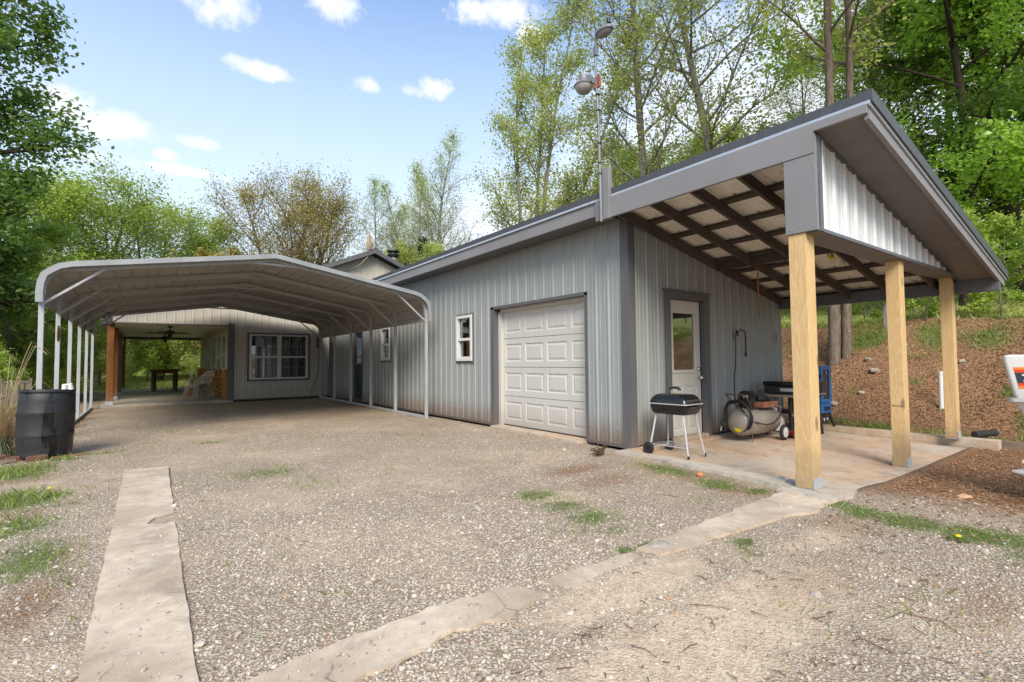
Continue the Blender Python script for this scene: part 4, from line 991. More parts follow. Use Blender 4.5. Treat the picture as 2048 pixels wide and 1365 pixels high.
AC = thing('air_compressor', 'taupe portable air compressor with coiled black hose by the workshop wall', 'compressor', (2.24, -.54, -.045), radians(-4)); AC.scale = (.86, 1, 1)
R_ = .205; zc = .30
MB().lathe([(.02, -.57), (.09, -.56), (.145, -.53), (.185, -.48), (R_, -.41), (R_, .41), (.185, .48), (.145, .53), (.02, .57)], (0, 0, zc), 28, 'x').build('tank', M_TANK, AC, smooth=True, w=False)
MB().tube([(0.41*-1, R_*cos(a), zc+R_*sin(a)) for a in np.linspace(0, 2*pi, 30)], .004, 5, caps=False).build('weld_seam', M_TANK, AC, w=False)
for sy in (-1, 1):
    wl_ = MB().lathe([(.03, -.02), (.075, -.022), (.105, -.024), (.118, -.012), (.12, 0), (.118, .012), (.105, .024), (.075, .022), (.03, .02)], (.42, sy*.26, .12), 26, 'y').build('wheel', M_RUB, AC, smooth=True, w=False)
    rimm = MB().lathe([(.02, -.03), (.028, -.028), (.028, .028), (.02, .03)], (.42, sy*.26, .12), 16, 'y').lathe([(.068, -.026), (.078, -.026), (.078, .026), (.068, .026)], (.42, sy*.26, .12), 24, 'y')
    for q in range(5):
        an = q*2*pi/5+.3; rimm.bar((.42, sy*.26, .12), (.42+.074*cos(an), sy*.26, .12+.074*sin(an)), .05, .022, (-sin(an), 0, cos(an)))
    rimm.build('rim', M_PROP, wl_, w=False)
MB().tube([(.42, -.25, .12), (.42, .25, .12)], .012, 8).build('axle', M_BRNM, AC, w=False)
MB().tube([(-.30, -.12, .14), (-.30, -.13, .0), (-.30, .13, .0), (-.30, .12, .14)], .010, 8).build('foot', M_BRNM, AC, w=False)
MB().box(-.28, .34, -.11, .11, zc+.19, zc+.215).build('platform', M_BLKM, AC, w=False, bevel=.006)
MB().lathe([(.075, -.13), (.085, -.12), (.085, .1), (.07, .13)], (.2, .02, zc+.31), 20, 'x').build('motor', M_BLKM, AC, smooth=True, w=False)
pm = MB().box(-.22, -.06, -.06, .08, zc+.215, zc+.34)
for i in range(7): pm.box(-.225, -.055, -.07, .09, zc+.345+i*.014, zc+.351+i*.014)
pm.box(-.2, -.08, -.05, .07, zc+.34, zc+.46).build('pump', M_BLKM, AC, w=False)
MB().lathe([(.03, -.02), (.13, -.02), (.135, 0), (.13, .02), (.03, .02)], (-.13, .11, zc+.32), 24, 'y').build('belt_wheel', M_BLKM, AC, smooth=True, w=False)
MB().box(-.235, -.222, -.03, .05, zc+.36, zc+.40).build('nameplate', M_LAB, AC, w=False)
hn = MB().tube([(-.28, -.11, zc+.20), (-.44, -.15, zc+.34), (-.56, -.16, zc+.42)], .011, 8).tube([(-.28, .11, zc+.20), (-.44, .15, zc+.34), (-.56, .16, zc+.42)], .011, 8).tube([(-.56, -.16, zc+.42), (-.56, .16, zc+.42)], .012, 8)
hn.build('handle', M_BRNM, AC, w=False)
tr = MB().box(-.1, .34, -.20, -.02, zc+.215, zc+.228).box(-.1, .34, -.205, -.195, zc+.215, zc+.30).box(-.11, -.1, -.205, -.02, zc+.215, zc+.30).box(.34, .35, -.205, -.02, zc+.215, zc+.29)
tr.build('tool_tray', M_RUST, AC, w=False)
cl = MB()
for i in range(9): cl.tube([(-.06+i*.04, -.16, zc+.27), (-.03+i*.045, -.06-.02*(i % 3), zc+.30+.02*(i % 2))], .012-.002*(i % 3), 6)
cl.build('clutter', M_BLKM, AC, w=False)
# coiled hose hung over the handle and the near end of the tank
hp = []
for i in range(150):
    a = i/24*2*pi; rr = .205+.012*sin(i*.9)+.02*(i/150)
    hp.append((-.50-.035*sin(a)*1+.02*cos(i*.37)-.03*(i/150), rr*cos(a)-.02, zc+.10+rr*1.05*sin(a)))
hp = [(-.52, .26, .22), (-.55, .24, .30)]+hp+[(-.40, -.20, zc+.02), (-.15, -.27, zc-.03), (.10, -.26, zc-.02), (.26, -.27, zc+.06), (.30, -.28, zc+.17), (.22, -.22, zc+.22)]
ho = MB().tube(hp, .0105, 8).build('hose', M_RUB, AC, smooth=True, w=False)
MB().tube([(-.52, .26, .22), (-.53, .27, .15)], .012, 8).build('hose_nozzle', M_CHROME, ho, w=False)
st = MB().add([(-.545, -.04, .20), (-.545, .04, .20), (-.545, .045, .235), (-.545, -.045, .235), (-.545, 0, .165)], [(0, 4, 1, 2, 3)])
V = [(-.572+.0, p[1], p[2]) for p in [(0, -.075, .215), (0, .0, .205), (0, .0, .15), (0, -.075, .165)]]
def dome_x(y, z):
    r = sqrt(y*y+(z-zc)**2); pr = [(.02, -.57), (.09, -.56), (.145, -.53), (.185, -.48), (.205, -.41)]
    for (r0, x0), (r1, x1) in zip(pr[:-1], pr[1:]):
        if r0 <= r <= r1: return x0+(x1-x0)*(r-r0)/(r1-r0)
    return -.57 if r < .02 else -.41
def sticker(pts, m, nm, off=.004):
    mb = MB(); vs = [(dome_x(y, z)-off, y, z) for y, z in pts]; mb.add(vs, [tuple(range(len(vs)))]); return mb.build(nm, m, AC, w=False)
sticker([(.02, .225), (-.09, .215), (-.09, .185), (-.04, .155), (.01, .175)], M_YEL, 'warning_sticker', .010)

PT = thing('propane_tank', 'white upright propane cylinder behind the compressor', 'gas cylinder', (2.98, -.48, -.04))
MB().lathe([(.10, 0), (.11, .03), (.15, .06), (.155, .10), (.155, .27), (.14, .33), (.09, .365), (.03, .375)], (0, 0, 0), 26).build('body', M_PROP, PT, smooth=True, w=False)
col_ = MB()
for a0 in (20, 140, 260):
    pts = [(.105*cos(radians(a)), .105*sin(radians(a))) for a in np.linspace(a0, a0+95, 8)]
    for (p, q) in zip(pts[:-1], pts[1:]): col_.add([(p[0], p[1], .34), (q[0], q[1], .34), (q[0], q[1], .48), (p[0], p[1], .48), (p[0]*.96, p[1]*.96, .34), (q[0]*.96, q[1]*.96, .34), (q[0]*.96, q[1]*.96, .48), (p[0]*.96, p[1]*.96, .48)], [(0, 1, 2, 3), (7, 6, 5, 4), (3, 2, 6, 7), (0, 4, 5, 1)])
col_.tube([(.105*cos(a), .105*sin(a), .48) for a in np.linspace(0, 2*pi, 26)], .008, 6, caps=False)
col_.build('collar', M_PROP, PT, w=False)
MB().lathe([(.02, .37), (.02, .43), (.035, .435), (.035, .45)], (0, 0, 0), 12).build('valve', M_BRNM, PT, w=False)

GS = thing('griddle_stand', 'black flat-top griddle with side shelf on black legs against the wall', 'griddle', (3.42, -.58, -.04))
MB().box(-.42, .45, -.30, .26, .68, .80).build('griddle_body', M_BLKM, GS, w=False, bevel=.008)
MB().box(-.44, .47, -.32, .28, .805, .875).build('lid', M_BLK, GS, w=False, bevel=.02)
MB().box(-.70, .50, -.32, .28, .640, .665).build('shelf', M_GREYW, GS, w=False)
for x in (-.5, .40):
    for y in (-.2, .18): MB().box(x, x+.045, y, y+.045, 0, .64).build('leg', M_BLKM, GS, w=False)
MB().box(-.5, .44, -.22, .22, .33, .355).build('lower_shelf', M_GREYW, GS, w=False)
MB().box(-.45, .42, -.18, .18, .10, .125).build('bottom_shelf', M_BLKM, GS, w=False)
MB().box(-.425, -.421, -.22, .0, .715, .765).build('label_plate', M_LAB, GS, w=False)
MB().lathe([(.02, 0), (.16, .01), (.17, .05), (.165, .05), (.15, .02)], (-.2, -.03, .356), 20).build('pan', M_BLKM, GS, w=False, smooth=True)

FJ = thing('floor_jack', 'low red trolley jack on the slab beside the propane cylinder', 'jack', (2.86, -.86, -.045), radians(15))
MB().box(-.2, .2, -.12, -.09, .04, .12).box(-.2, .2, .09, .12, .04, .12).box(-.05, .2, -.09, .09, .05, .10).build('frame', M_RED, FJ, w=False, bevel=.008)
MB().bar((.1, 0, .09), (-.17, 0, .13), .06, .03).build('lift_arm', M_RED, FJ, w=False)
MB().lathe([(.05, 0), (.055, .02), (.04, .022)], (-.17, 0, .14), 14).build('saddle', M_BLKM, FJ, w=False)
for x, r in ((-.19, .032), (.18, .04)):
    for s in (-1, 1): MB().lathe([(.01, -.015), (r, -.015), (r, .015), (.01, .015)], (x, s*.14, r), 16, 'y').build('wheel', M_CHROME, FJ, w=False, smooth=True)
MB().tube([(.15, 0, .11), (.24, .0, .17)], .012, 8).build('handle_socket', M_RED, FJ, w=False)

SM = thing('smoker', 'tall blue cabinet smoker with black window on splayed black legs at the slab corner', 'smoker', (4.0, -.70, -.045))
MB().box(-.20, .20, -.14, .18, .30, 1.12).build('cabinet', M_BLKM, SM, w=False, bevel=.01)
dr = MB()
rect_holes_face(dr, -.20, .20, .50, 1.125, [(-.11, .12, .56, 1.06)], -.172)
dr.add([(-.2, -.172, .5), (.2, -.172, .5), (.2, -.142, .5), (-.2, -.142, .5), (-.2, -.172, 1.125), (.2, -.172, 1.125), (.2, -.142, 1.125), (-.2, -.142, 1.125)], [(0, 3, 2, 1), (4, 5, 6, 7), (0, 4, 7, 3), (1, 2, 6, 5)])
dr.add([(x, y, z) for x in (-.11, .12) for y in (-.172, -.155) for z in (.56, 1.06)], [(0, 1, 3, 2), (4, 6, 7, 5), (0, 2, 6, 4), (1, 5, 7, 3)])
dm = dr.build('door', M_BLUE, SM, w=False)
MB().box(-.11, .12, -.158, -.150, .56, 1.06).build('window', painted('smoked_glass', (.02, .012, .008), .08, 0, .2, streak=False), dm, w=False)
MB().lathe([(.028, 0), (.03, -.012), (.01, -.016)], (.02, -.16, 1.0), 16, 'y').build('thermometer', M_CHROME, dm, w=False)
MB().box(-.2, .2, -.168, -.142, .32, .488).build('drawer_front', M_BLUE, SM, w=False, bevel=.006)
MB().box(-.08, .10, -.19, -.168, .37, .43).build('vent_box', M_BLKM, SM, w=False)
MB().box(.21, .235, -.15, -.11, .68, .80).build('latch', M_BLKM, SM, w=False)
for x, z in ((-.205, .66), (-.205, .95)): MB().box(x-.02, x+.02, -.185, -.15, z-.03, z+.03).build('hinge', M_BLKM, SM, w=False)
for sx in (-1, 1):
    for sy in (-1, 1): MB().bar((sx*.17, sy*.13, .32), (sx*.27, sy*.20, .0), .045, .03, (0, 1, 0)).build('leg', M_BLKM, SM, w=False)
MB().box(-.12, .12, -.13, .05, .14, .29).build('burner_box', M_BLKM, SM, w=False)
for x in (-.05, .07): MB().lathe([(.03, 0), (.032, -.02), (.02, -.03)], (x, -.13, .21), 14, 'y').build('knob', M_CHROME, SM, w=False)

for (x, lab) in ((2.67, 'left cream outlet box on the porch wall with the black cord plugged in'), (4.08, 'right cream outlet box on the porch wall near the pine post')):
    ob = thing('outlet_box', lab, 'outlet', (x, -.02, 1.60), group='cream outlet boxes on the porch wall')
    MB().box(-.045, .045, -.045, .0, -.065, .065).build('cover', M_PLAS, ob, w=False, bevel=.005)
    MB().box(-.052, -.045, -.02, .0, -.03, .05).build('knockout', M_PLAS, ob, w=False)
cp_ = [(2.66, -.07, 1.59), (2.64, -.09, 1.66), (2.72, -.1, 1.71), (2.83, -.11, 1.66), (2.86, -.1, 1.45), (2.87, -.09, 1.32)]
tag(MB().tube(cp_, .011, 8).tube([(2.87, -.09, 1.32), (2.87, -.09, 1.25)], .02, 8).tube([(2.655, -.08, 1.60), (2.6, -.09, 1.69), (2.56, -.09, 1.6), (2.58, -.08, 1.42), (2.60, -.06, 1.2), (2.58, -.06, 1.05), (2.55, -.06, .95), (2.48, -.09, .82), (2.36, -.16, .62), (2.26, -.24, .48), (2.18, -.30, .40)], .009, 8).build('power_cord', M_CORD, smooth=True), 'black power cord hanging down the porch wall to the compressor', 'cord')
tag(MB().bar((2.32, -.62, 2.66), (2.36, -.60, 1.98), .022, .018).bar((2.36, -.60, 1.98), (2.37, -.60, 1.86), .016, .012).build('hanging_strap', M_RUST), 'brown strap hanging from the porch beam near the door', 'strap')
for (x, y, z, m, lab, yel) in ((2.50, -1.60, 2.695, M_YEL, 'bare yellow bulb with loose wires under the porch roof', 1), (2.80, -1.62, 2.625, M_BULB, 'frosted bulb in white ceramic holder under the porch roof', 0)):
    lb = thing('porch_light', lab, 'light', (x, y, z))
    MB().lathe([(.062, 0), (.066, .01), (.05, .02)], (0, 0, .06), 18).build('base', M_VINYL, lb, w=False, smooth=True)
    MB().lathe([(.02, 0), (.022, .055)], (0, 0, .006), 12).build('socket', M_BLKM if yel else M_VINYL, lb, w=False)
    MB().lathe([(.005, -.09), (.025, -.08), (.034, -.055), (.030, -.03), (.014, 0)], (0, 0, .008), 16).build('bulb', m, lb, w=False, smooth=True)
    MB().tube([(0, 0, .078), (0, 0, .11)], .03, 8).build('stem', M_DARK, lb, w=False)
    if yel: MB().tube([(-.03, 0, .06), (-.08, .02, .0), (-.06, .04, -.05), (-.03, .02, .03)], .005, 6).build('wire', M_CORD, lb, w=False)
# long white dish leaning outside the rear beam
tag(MB().lathe([(.02, -.03), (.15, -.02), (.24, 0), (.25, .015), (.24, .02), (.02, .0)], (4.70, -1.60, 1.90), 28, 'y').build('satellite_dish', M_MOTW, smooth=True), 'pale round dish seen edge-on behind the middle pine post', 'dish')

# outboard motor on a small boat at the right edge
BT = thing('boat', 'white boat stern with outboard motor partly cut off at the right edge', 'boat', (1.17, -3.80, 0), radians(-84))
MB().prism([(-.55, .45), (.0, .28), (.55, .45), (.62, .80), (-.62, .80)], 0.42, 3.2, 'x').build('hull', M_MOTW, BT, w=False, bevel=.02)
om = part_empty('outboard_motor', BT); om.location = (0, 0, 0)
from mathutils import Matrix as _M
def cowl_pts(): return None
secs = []
for z, hx_, hy_, dx in ((.83, .215, .15, 0), (.86, .225, .157, 0), (1.0, .228, .158, 0), (1.16, .228, .158, 0), (1.205, .224, .154, .0), (1.222, .205, .135, .01)):
    secs.append(([(p[0]+dx-(z-1)*.17, p[1]) for p in rrect(hx_, hy_, .03)], z))
loft(secs).build('cowling', M_MOTW, om, smooth=True, w=False)
loft([(rrect(.245, .165, .06), .795), (rrect(.245, .165, .06), .83)]).build('cowling_base', M_LEGM, om, w=False, smooth=True)
loft([(rrect(.04, .035, .02), .05), (rrect(.06, .045, .03), .42), (rrect(.11, .07, .04), .60), (rrect(.20, .13, .05), .795)]).build('leg', M_MOTW, om, w=False, smooth=True)
MB().box(-.17, .06, -.08, .08, .235, .25).lathe([(.01, -.22), (.04, -.14), (.05, 0), (.04, .1)], (-.02, 0, .14), 14, 'x').build('gearcase', M_MOTW, om, w=False, smooth=True)
pr_ = MB()
for q in range(3):
    an = q*2*pi/3; pr_.add([(-.14, 0, .14), (-.155, .05*cos(an-.4), .14+.05*sin(an-.4)), (-.13, .12*cos(an), .14+.12*sin(an)), (-.12, .06*cos(an+.5), .14+.06*sin(an+.5)), (-.135, .02, .14)], [(0, 1, 2, 3)])
pr_.build('propeller', M_BLKM, om, w=False)
# stripes and number on the rear face (faces the drive, -X side) and on the near side
def on_rear(y0, y1, z0, z1, m, nm, e=.0):
    lx = lambda z: -.2265-e-(z-1)*.10-.004
    return MB().add([(lx(z0), y0, z0), (lx(z0), y1, z0), (lx(z1), y1, z1), (lx(z1), y0, z1)], [(0, 3, 2, 1)]).build(nm, m, om, w=False)
def side_y(sgn): return sgn*.1595
def on_side(x0, x1, z0, z1, m, nm, e=0):
    sx = lambda x, z: x-(z-1)*.17
    return MB().add([(sx(x0, z0), -.1600-e, z0), (sx(x1, z0), -.1600-e, z0), (sx(x1, z1), -.1600-e, z1), (sx(x0, z1), -.1600-e, z1)], [(0, 1, 2, 3)]).build(nm, m, om, w=False)
for (z0, z1, m) in ((1.085, 1.108, M_ORG), (1.060, 1.084, M_REDS), (.965, 1.058, M_NAVY), (.94, .964, M_REDS), (.915, .939, M_ORG)):
    on_side(-.175, .20, z0, z1, m, 'stripe')
def digits(x0, z0, s, nm):
    # blocky italic 7 and 0
    mb = MB(); sl = .22
    def st_(*q):
        P_ = [(x0+(u+sl*v)*s-(z0+v*s-1)*.17, -.1625, z0+v*s) for u, v in q]; mb.add(P_, [(0, 1, 2, 3)])
    st_((0, .76), (.8, .76), (.8, 1), (0, 1)); st_((.12, 0), (.42, 0), (.8, .76), (.5, .76))
    st_((.95, .15), (1.2, .15), (1.2, .85), (.95, .85)); st_((1.5, .15), (1.75, .15), (1.75, .85), (1.5, .85)); st_((1.05, 0), (1.65, 0), (1.75, .2), (.95, .2)); st_((.95, .8), (1.75, .8), (1.65, 1), (1.05, 1))
    return mb.build(nm, M_MOTW, om, w=False)
digits(-.145, .980, .066, 'number')
MB().tube([(-.1, 0, .10), (-.1, 0, .0)], .03, 8).build('skeg', M_MOTW, om, w=False)
MB().box(.8, 1.0, -.3, .3, -.1, .3).box(2.5, 2.7, -.3, .3, -.1, .3).build('trailer_block', M_GREYW, BT, w=False)

# pvc pipe, black drain pipe
PZ = lambda x, y: float(terr(x, y))
tag(MB().tube([(6.55, -1.80, PZ(6.55, -1.8)-.1), (6.57, -1.80, .93)], .035, 12).lathe([(.042, 0), (.042, .06)], (6.57, -1.8, .89), 12).build('vent_pipe', M_VINYL, smooth=True), 'white plastic pipe standing in the leafy bank', 'pipe')
dp = MB(); n = 12
rr = [.045+.007*(i % 2) for i in range(n)]
dp.tube([(4.42+.05*i*.9, -2.66-.012*i, .07) for i in range(n)], rr, 14)
tag(dp.build('drain_pipe', M_RUB, smooth=False), 'short black corrugated drain pipe beside the rear post', 'pipe')

# ================================================================== porch furniture, fans
def fan(x, y, lab, s=1):
    f = thing('ceiling_fan', lab, 'ceiling fan', (x, y, 2.53), group='dark ceiling fans under the house porch')
    MB().lathe([(.07, 0), (.06, -.05), (.02, -.06), (.018, -.13), (.06, -.14), (.14, -.18), (.15, -.22), (.11, -.27), (.05, -.29), (.06, -.33), (.08, -.36), (.02, -.40)], (0, 0, 0), 20).build('motor', M_BLKM, f, w=False, smooth=True)
    for q in range(5):
        a = q*2*pi/5+.4; c_, s_ = cos(a), sin(a)
        V = []
        for r, hw in ((.14, .02), (.24, .05), (.66, .07), (.70, .04)):
            V += [(r*c_-hw*s_, r*s_+hw*c_, -.235+.012), (r*c_+hw*s_, r*s_-hw*c_, -.235-.012)]
        V += [(v[0], v[1], v[2]-.008) for v in V]
        F = []
        for i in range(3): F += [(2*i, 2*i+2, 2*i+3, 2*i+1), (8+2*i, 8+2*i+1, 8+2*i+3, 8+2*i+2), (2*i, 8+2*i, 8+2*i+2, 2*i+2), (2*i+1, 2*i+3, 8+2*i+3, 8+2*i+1)]
        F += [(6, 14, 15, 7), (0, 1, 9, 8)]
        MB().add(V, F).build('blade', M_BRNW, f, w=False)
    return f
fan(-4.72, 16.4, 'nearer dark ceiling fan under the house porch'); fan(-4.75, 20.9, 'farther dark ceiling fan under the house porch')
TB = thing('porch_table', 'heavy brown timber table with carved legs at the far end of the house porch', 'table', (-4.68, 23.0, .01))
MB().box(-.56, .56, -.35, .35, .90, .98).build('top', M_BRNW, TB, w=False, bevel=.01)
MB().box(-.48, .48, -.28, .28, .80, .90).build('apron', M_BRNW, TB, w=False)
for sx in (-1, 1):
    for sy in (-1, 1):
        MB().lathe([(.09, 0), (.10, .06), (.08, .09), (.10, .14), (.085, .2), (.105, .28), (.085, .36), (.105, .46), (.085, .55), (.10, .62), (.09, .80)], (sx*.40, sy*.22, 0), 12).build('leg', M_BRNW, TB, w=False, smooth=True)
def plastic_chair():
    c_ = thing('plastic_chair', 'x', 'chair', group='stacked cream plastic chairs on the house porch')
    mb = MB(); mb.add([(-.24, -.22, .41), (.24, -.22, .41), (.22, .2, .40), (-.22, .2, .40), (-.24, -.22, .39), (.24, -.22, .39), (.22, .2, .38), (-.22, .2, .38)], [(0, 1, 2, 3), (7, 6, 5, 4), (0, 4, 5, 1), (2, 6, 7, 3), (1, 5, 6, 2), (3, 7, 4, 0)]); mb.build('seat', M_PLAS, c_, w=False)
    bk = MB()
    for i in range(5): x = -.18+i*.09; bk.bar((x, .2, .40), (x*1.1, .34, .80), .036, .012, (0, 1, 0))
    bk.tube([(-.23, .21, .42), (-.25, .30, .68), (-.18, .345, .82), (0, .36, .85), (.18, .345, .82), (.25, .30, .68), (.23, .21, .42)], .018, 6).build('backrest', M_PLAS, c_, w=False)
    for s in (-1, 1):
        MB().tube([(s*.23, -.2, .40), (s*.27, -.19, .62), (s*.28, .0, .65), (s*.26, .27, .62)], .014, 6).build('armrest', M_PLAS, c_, w=False)
        MB().bar((s*.23, -.2, .40), (s*.29, -.28, 0), .034, .02, (s, 0, 0)).build('leg', M_PLAS, c_, w=False)
        MB().bar((s*.21, .18, .40), (s*.26, .30, 0), .034, .02, (s, 0, 0)).build('leg', M_PLAS, c_, w=False)
    return c_
ch0 = plastic_chair()
labs = ['lowest chair of the cream plastic chair stack on the house porch', 'second lowest chair of the cream plastic chair stack', 'second highest chair of the cream plastic chair stack', 'topmost chair of the cream plastic chair stack on the house porch']
for i in range(4):
    c_ = ch0 if i == 0 else copy_tree(ch0)
    c_.location = (-3.98+.04*i, 15.75-.085*i, .01+.04*i); c_.rotation_euler = (0, 0, radians(-62)); c_['label'] = labs[i]
pp = thing('potted_plant', 'dark spiky plant in a low pot behind the plastic chairs', 'plant', (-3.95, 17.6, .01))
MB().lathe([(.12, 0), (.17, .25), (.18, .27), (.15, .27)], (0, 0, 0), 16).build('pot', M_RUST, pp, w=False)
sp_ = MB()
for i in range(16):
    a = i*2.4; r = .25+.1*random.random(); sp_.tube([(0, 0, .25), (r*.5*cos(a), r*.5*sin(a), .62), (r*cos(a), r*sin(a), .80+.08*random.random())], [.014, .01, .003], 5)
sp_.build('leaf', M_CEDAR, pp, w=False)
tag(MB().box(-6.16, -6.12, 21.06, 21.12, 2.0, 2.28).build('porch_lantern', M_REDS), 'small red and white lantern on the grey porch post', 'lantern')
MB().box(-.001, .045, -.035, .0, -.06, .06)
o_ = bpy.data.objects['porch_lantern']; MB().box(-6.163, -6.117, 21.055, 21.058, 2.08, 2.20).build('panel', M_VINYL, o_)

# ================================================================== barrel and garden edge at left
BR = thing('rain_barrel', 'black plastic drum with wet streaks in front of the carport post', 'barrel', (-6.47, 4.66, -.03))
prof = [(.25, 0), (.275, .01), (.283, .03), (.276, .06), (.288, .12), (.293, .25), (.296, .28), (.300, .295), (.296, .31), (.298, .45), (.298, .58), (.302, .595), (.297, .61), (.292, .75), (.284, .84), (.275, .855), (.290, .87), (.292, .895), (.286, .905), (.27, .905), (.265, .86), (.02, .855)]
MB().lathe(prof, (0, 0, 0), 56).build('drum', M_BAR, BR, smooth=True, w=False)
BR.rotation_euler = (radians(-1.5), radians(1.2), 0)
MB().tube([(.18, -.14, .87), (.18, -.14, .96), (.235, -.13, .97), (.245, -.13, .90)], .034, 12).build('pipe_elbow', M_VINYL, BR, smooth=True, w=False)
for i, (x, y, r, m, lab) in enumerate(((-6.72, 4.52, .35, M_BRICK, 'dark red edging brick nearest the barrel'), (-6.93, 4.68, .5, M_BRICK, 'worn red edging brick at the left edge of the photo'), (-6.50, 4.36, .3, M_BRICK, 'half-buried edging brick tucked under the barrel'))):
    tag(MB().box(-.10, .10, -.045, .045, -.02, .065).build('brick', m, bevel=.008), lab, 'brick', 'bricks edging the left garden bed')
    o_ = bpy.context.scene.objects[-1] if False else [o for o in bpy.data.objects if o.name.startswith('brick')][-1]
    o_.location = (x, y, PZ(x, y)); o_.rotation_euler = (.05, -.06, r)
tag(MB().bar((-6.95, 4.30, -.0), (-6.70, 4.36, -.0), .05, .03).build('board_scrap', M_GREYW), 'pale split wood scrap lying by the edging bricks', 'wood')
tag(MB().bar((-6.36, 4.34, -.015), (-6.02, 4.52, -.015), .025, .02).build('edging_board', M_LOG), 'thin orange-brown board lying along the barrel foot', 'wood')
GC = thing('garden_chair', 'small weathered wooden garden chair behind the dry grass', 'chair', (-7.62, 10.6, -.03), radians(20)); GC.scale = (1, 1, .95)
for i in range(5): MB().box(-.20+i*.09, -.14+i*.09, .18, .20, .4, .95).build('back_slat', M_GREYW, GC, w=False)
MB().box(-.24, .24, .17, .215, .90, .94).build('top_rail', M_GREYW, GC, w=False)
for x in (-.26, .22):
    MB().box(x, x+.04, .17, .21, 0, 1.0).build('leg', M_GREYW, GC, w=False); MB().box(x, x+.04, -.25, -.21, 0, .6).build('leg', M_GREYW, GC, w=False)
    MB().box(x-.01, x+.05, -.27, .2, .6, .625).build('armrest', M_GREYW, GC, w=False)
for i in range(5): MB().box(-.24, .24, -.24+i*.085, -.17+i*.085, .40, .42).build('seat_slat', M_GREYW, GC, w=False)
GT = thing('stone_bench', 'low grey stone bench behind the dry ornamental grass at left', 'bench', (-8.7, 9.0, -.05), radians(10))
MB().box(-.9, .9, -.2, .2, .45, .53).build('seat', M_KERB, GT, w=False, bevel=.01)
for x in (-.7, .55): MB().box(x, x+.15, -.16, .16, 0, .45).build('support', M_KERB, GT, w=False, bevel=.01)
tag(MB().lathe([(.02, -.01), (.13, -.008), (.14, 0), (.13, .008), (.02, .01)], (-6.54, 6.35, 1.72), 20, 'x').build('hanging_ornament', painted('coloured_disc', (.35, .22, .12), .5, 0, .5, streak=False, sc=14), smooth=True), 'small coloured disc ornament hanging between the front carport posts', 'ornament')

# rocks
def rock(x, y, z, s, lab, m=M_ROCK, fl=.6, grp=None):
    r = random.Random(int(x*100+y*37)); mb = MB(); n = 9; V = []; F = []
    for j, (ph, rr) in enumerate(((-.9, .5), (-.3, .95), (.35, .9), (.85, .5))):
        for i in range(n):
            a = 2*pi*i/n; q = s*rr*(1+r.uniform(-.22, .22)); V.append((q*cos(a), q*sin(a)*.75, s*fl*ph*.8+r.uniform(-.05, .05)*s))
    for j in range(3):
        for i in range(n): F.append((j*n+i, j*n+(i+1) % n, (j+1)*n+(i+1) % n, (j+1)*n+i))
    F += [tuple(range(n))[::-1], tuple(range(3*n, 4*n))]
    o = mb.add(V, F).build('rock', m); o.location = (x, y, z); tag(o, lab, 'rock', grp); return o
for (x, y, s, lab) in ((7.25, -.55, .13, 'large tan rock high on the leafy bank between the pine posts'), (7.5, -.35, .10, 'flat pale rock above the large tan rock on the bank'), (6.75, -.45, .09, 'tan rock in the middle of the leafy bank'), (7.6, -1.9, .10, 'grey rock near the top of the bank beside the middle post'), (6.4, -.05, .12, 'low rock at the foot of the bank behind the smoker'), (7.0, -3.0, .08, 'pale rock on the bank near the boat motor')):
    rock(x, y, PZ(x, y), s, lab)
rock(-.60, -1.44, -.02, .045, 'small bright orange stone beside the concrete kerb', painted('orange_stone', (.62, .22, .08), .85, streak=False))
rock(.45, -3.25, -.085, .07, 'small white stone lying in the leaf litter in front of the slab', painted('white_stone', (.75, .72, .66), .8, streak=False), .3)
rock(.75, -3.3, -.085, .08, 'flat orange stone next to the white stone in the leaves', painted('peach_stone', (.62, .36, .2), .9, streak=False), .25)
rock(-2.62, -2.46, -.03, .09, 'grey broken concrete lump in the gap of the concrete strip', M_PORCH, .4)

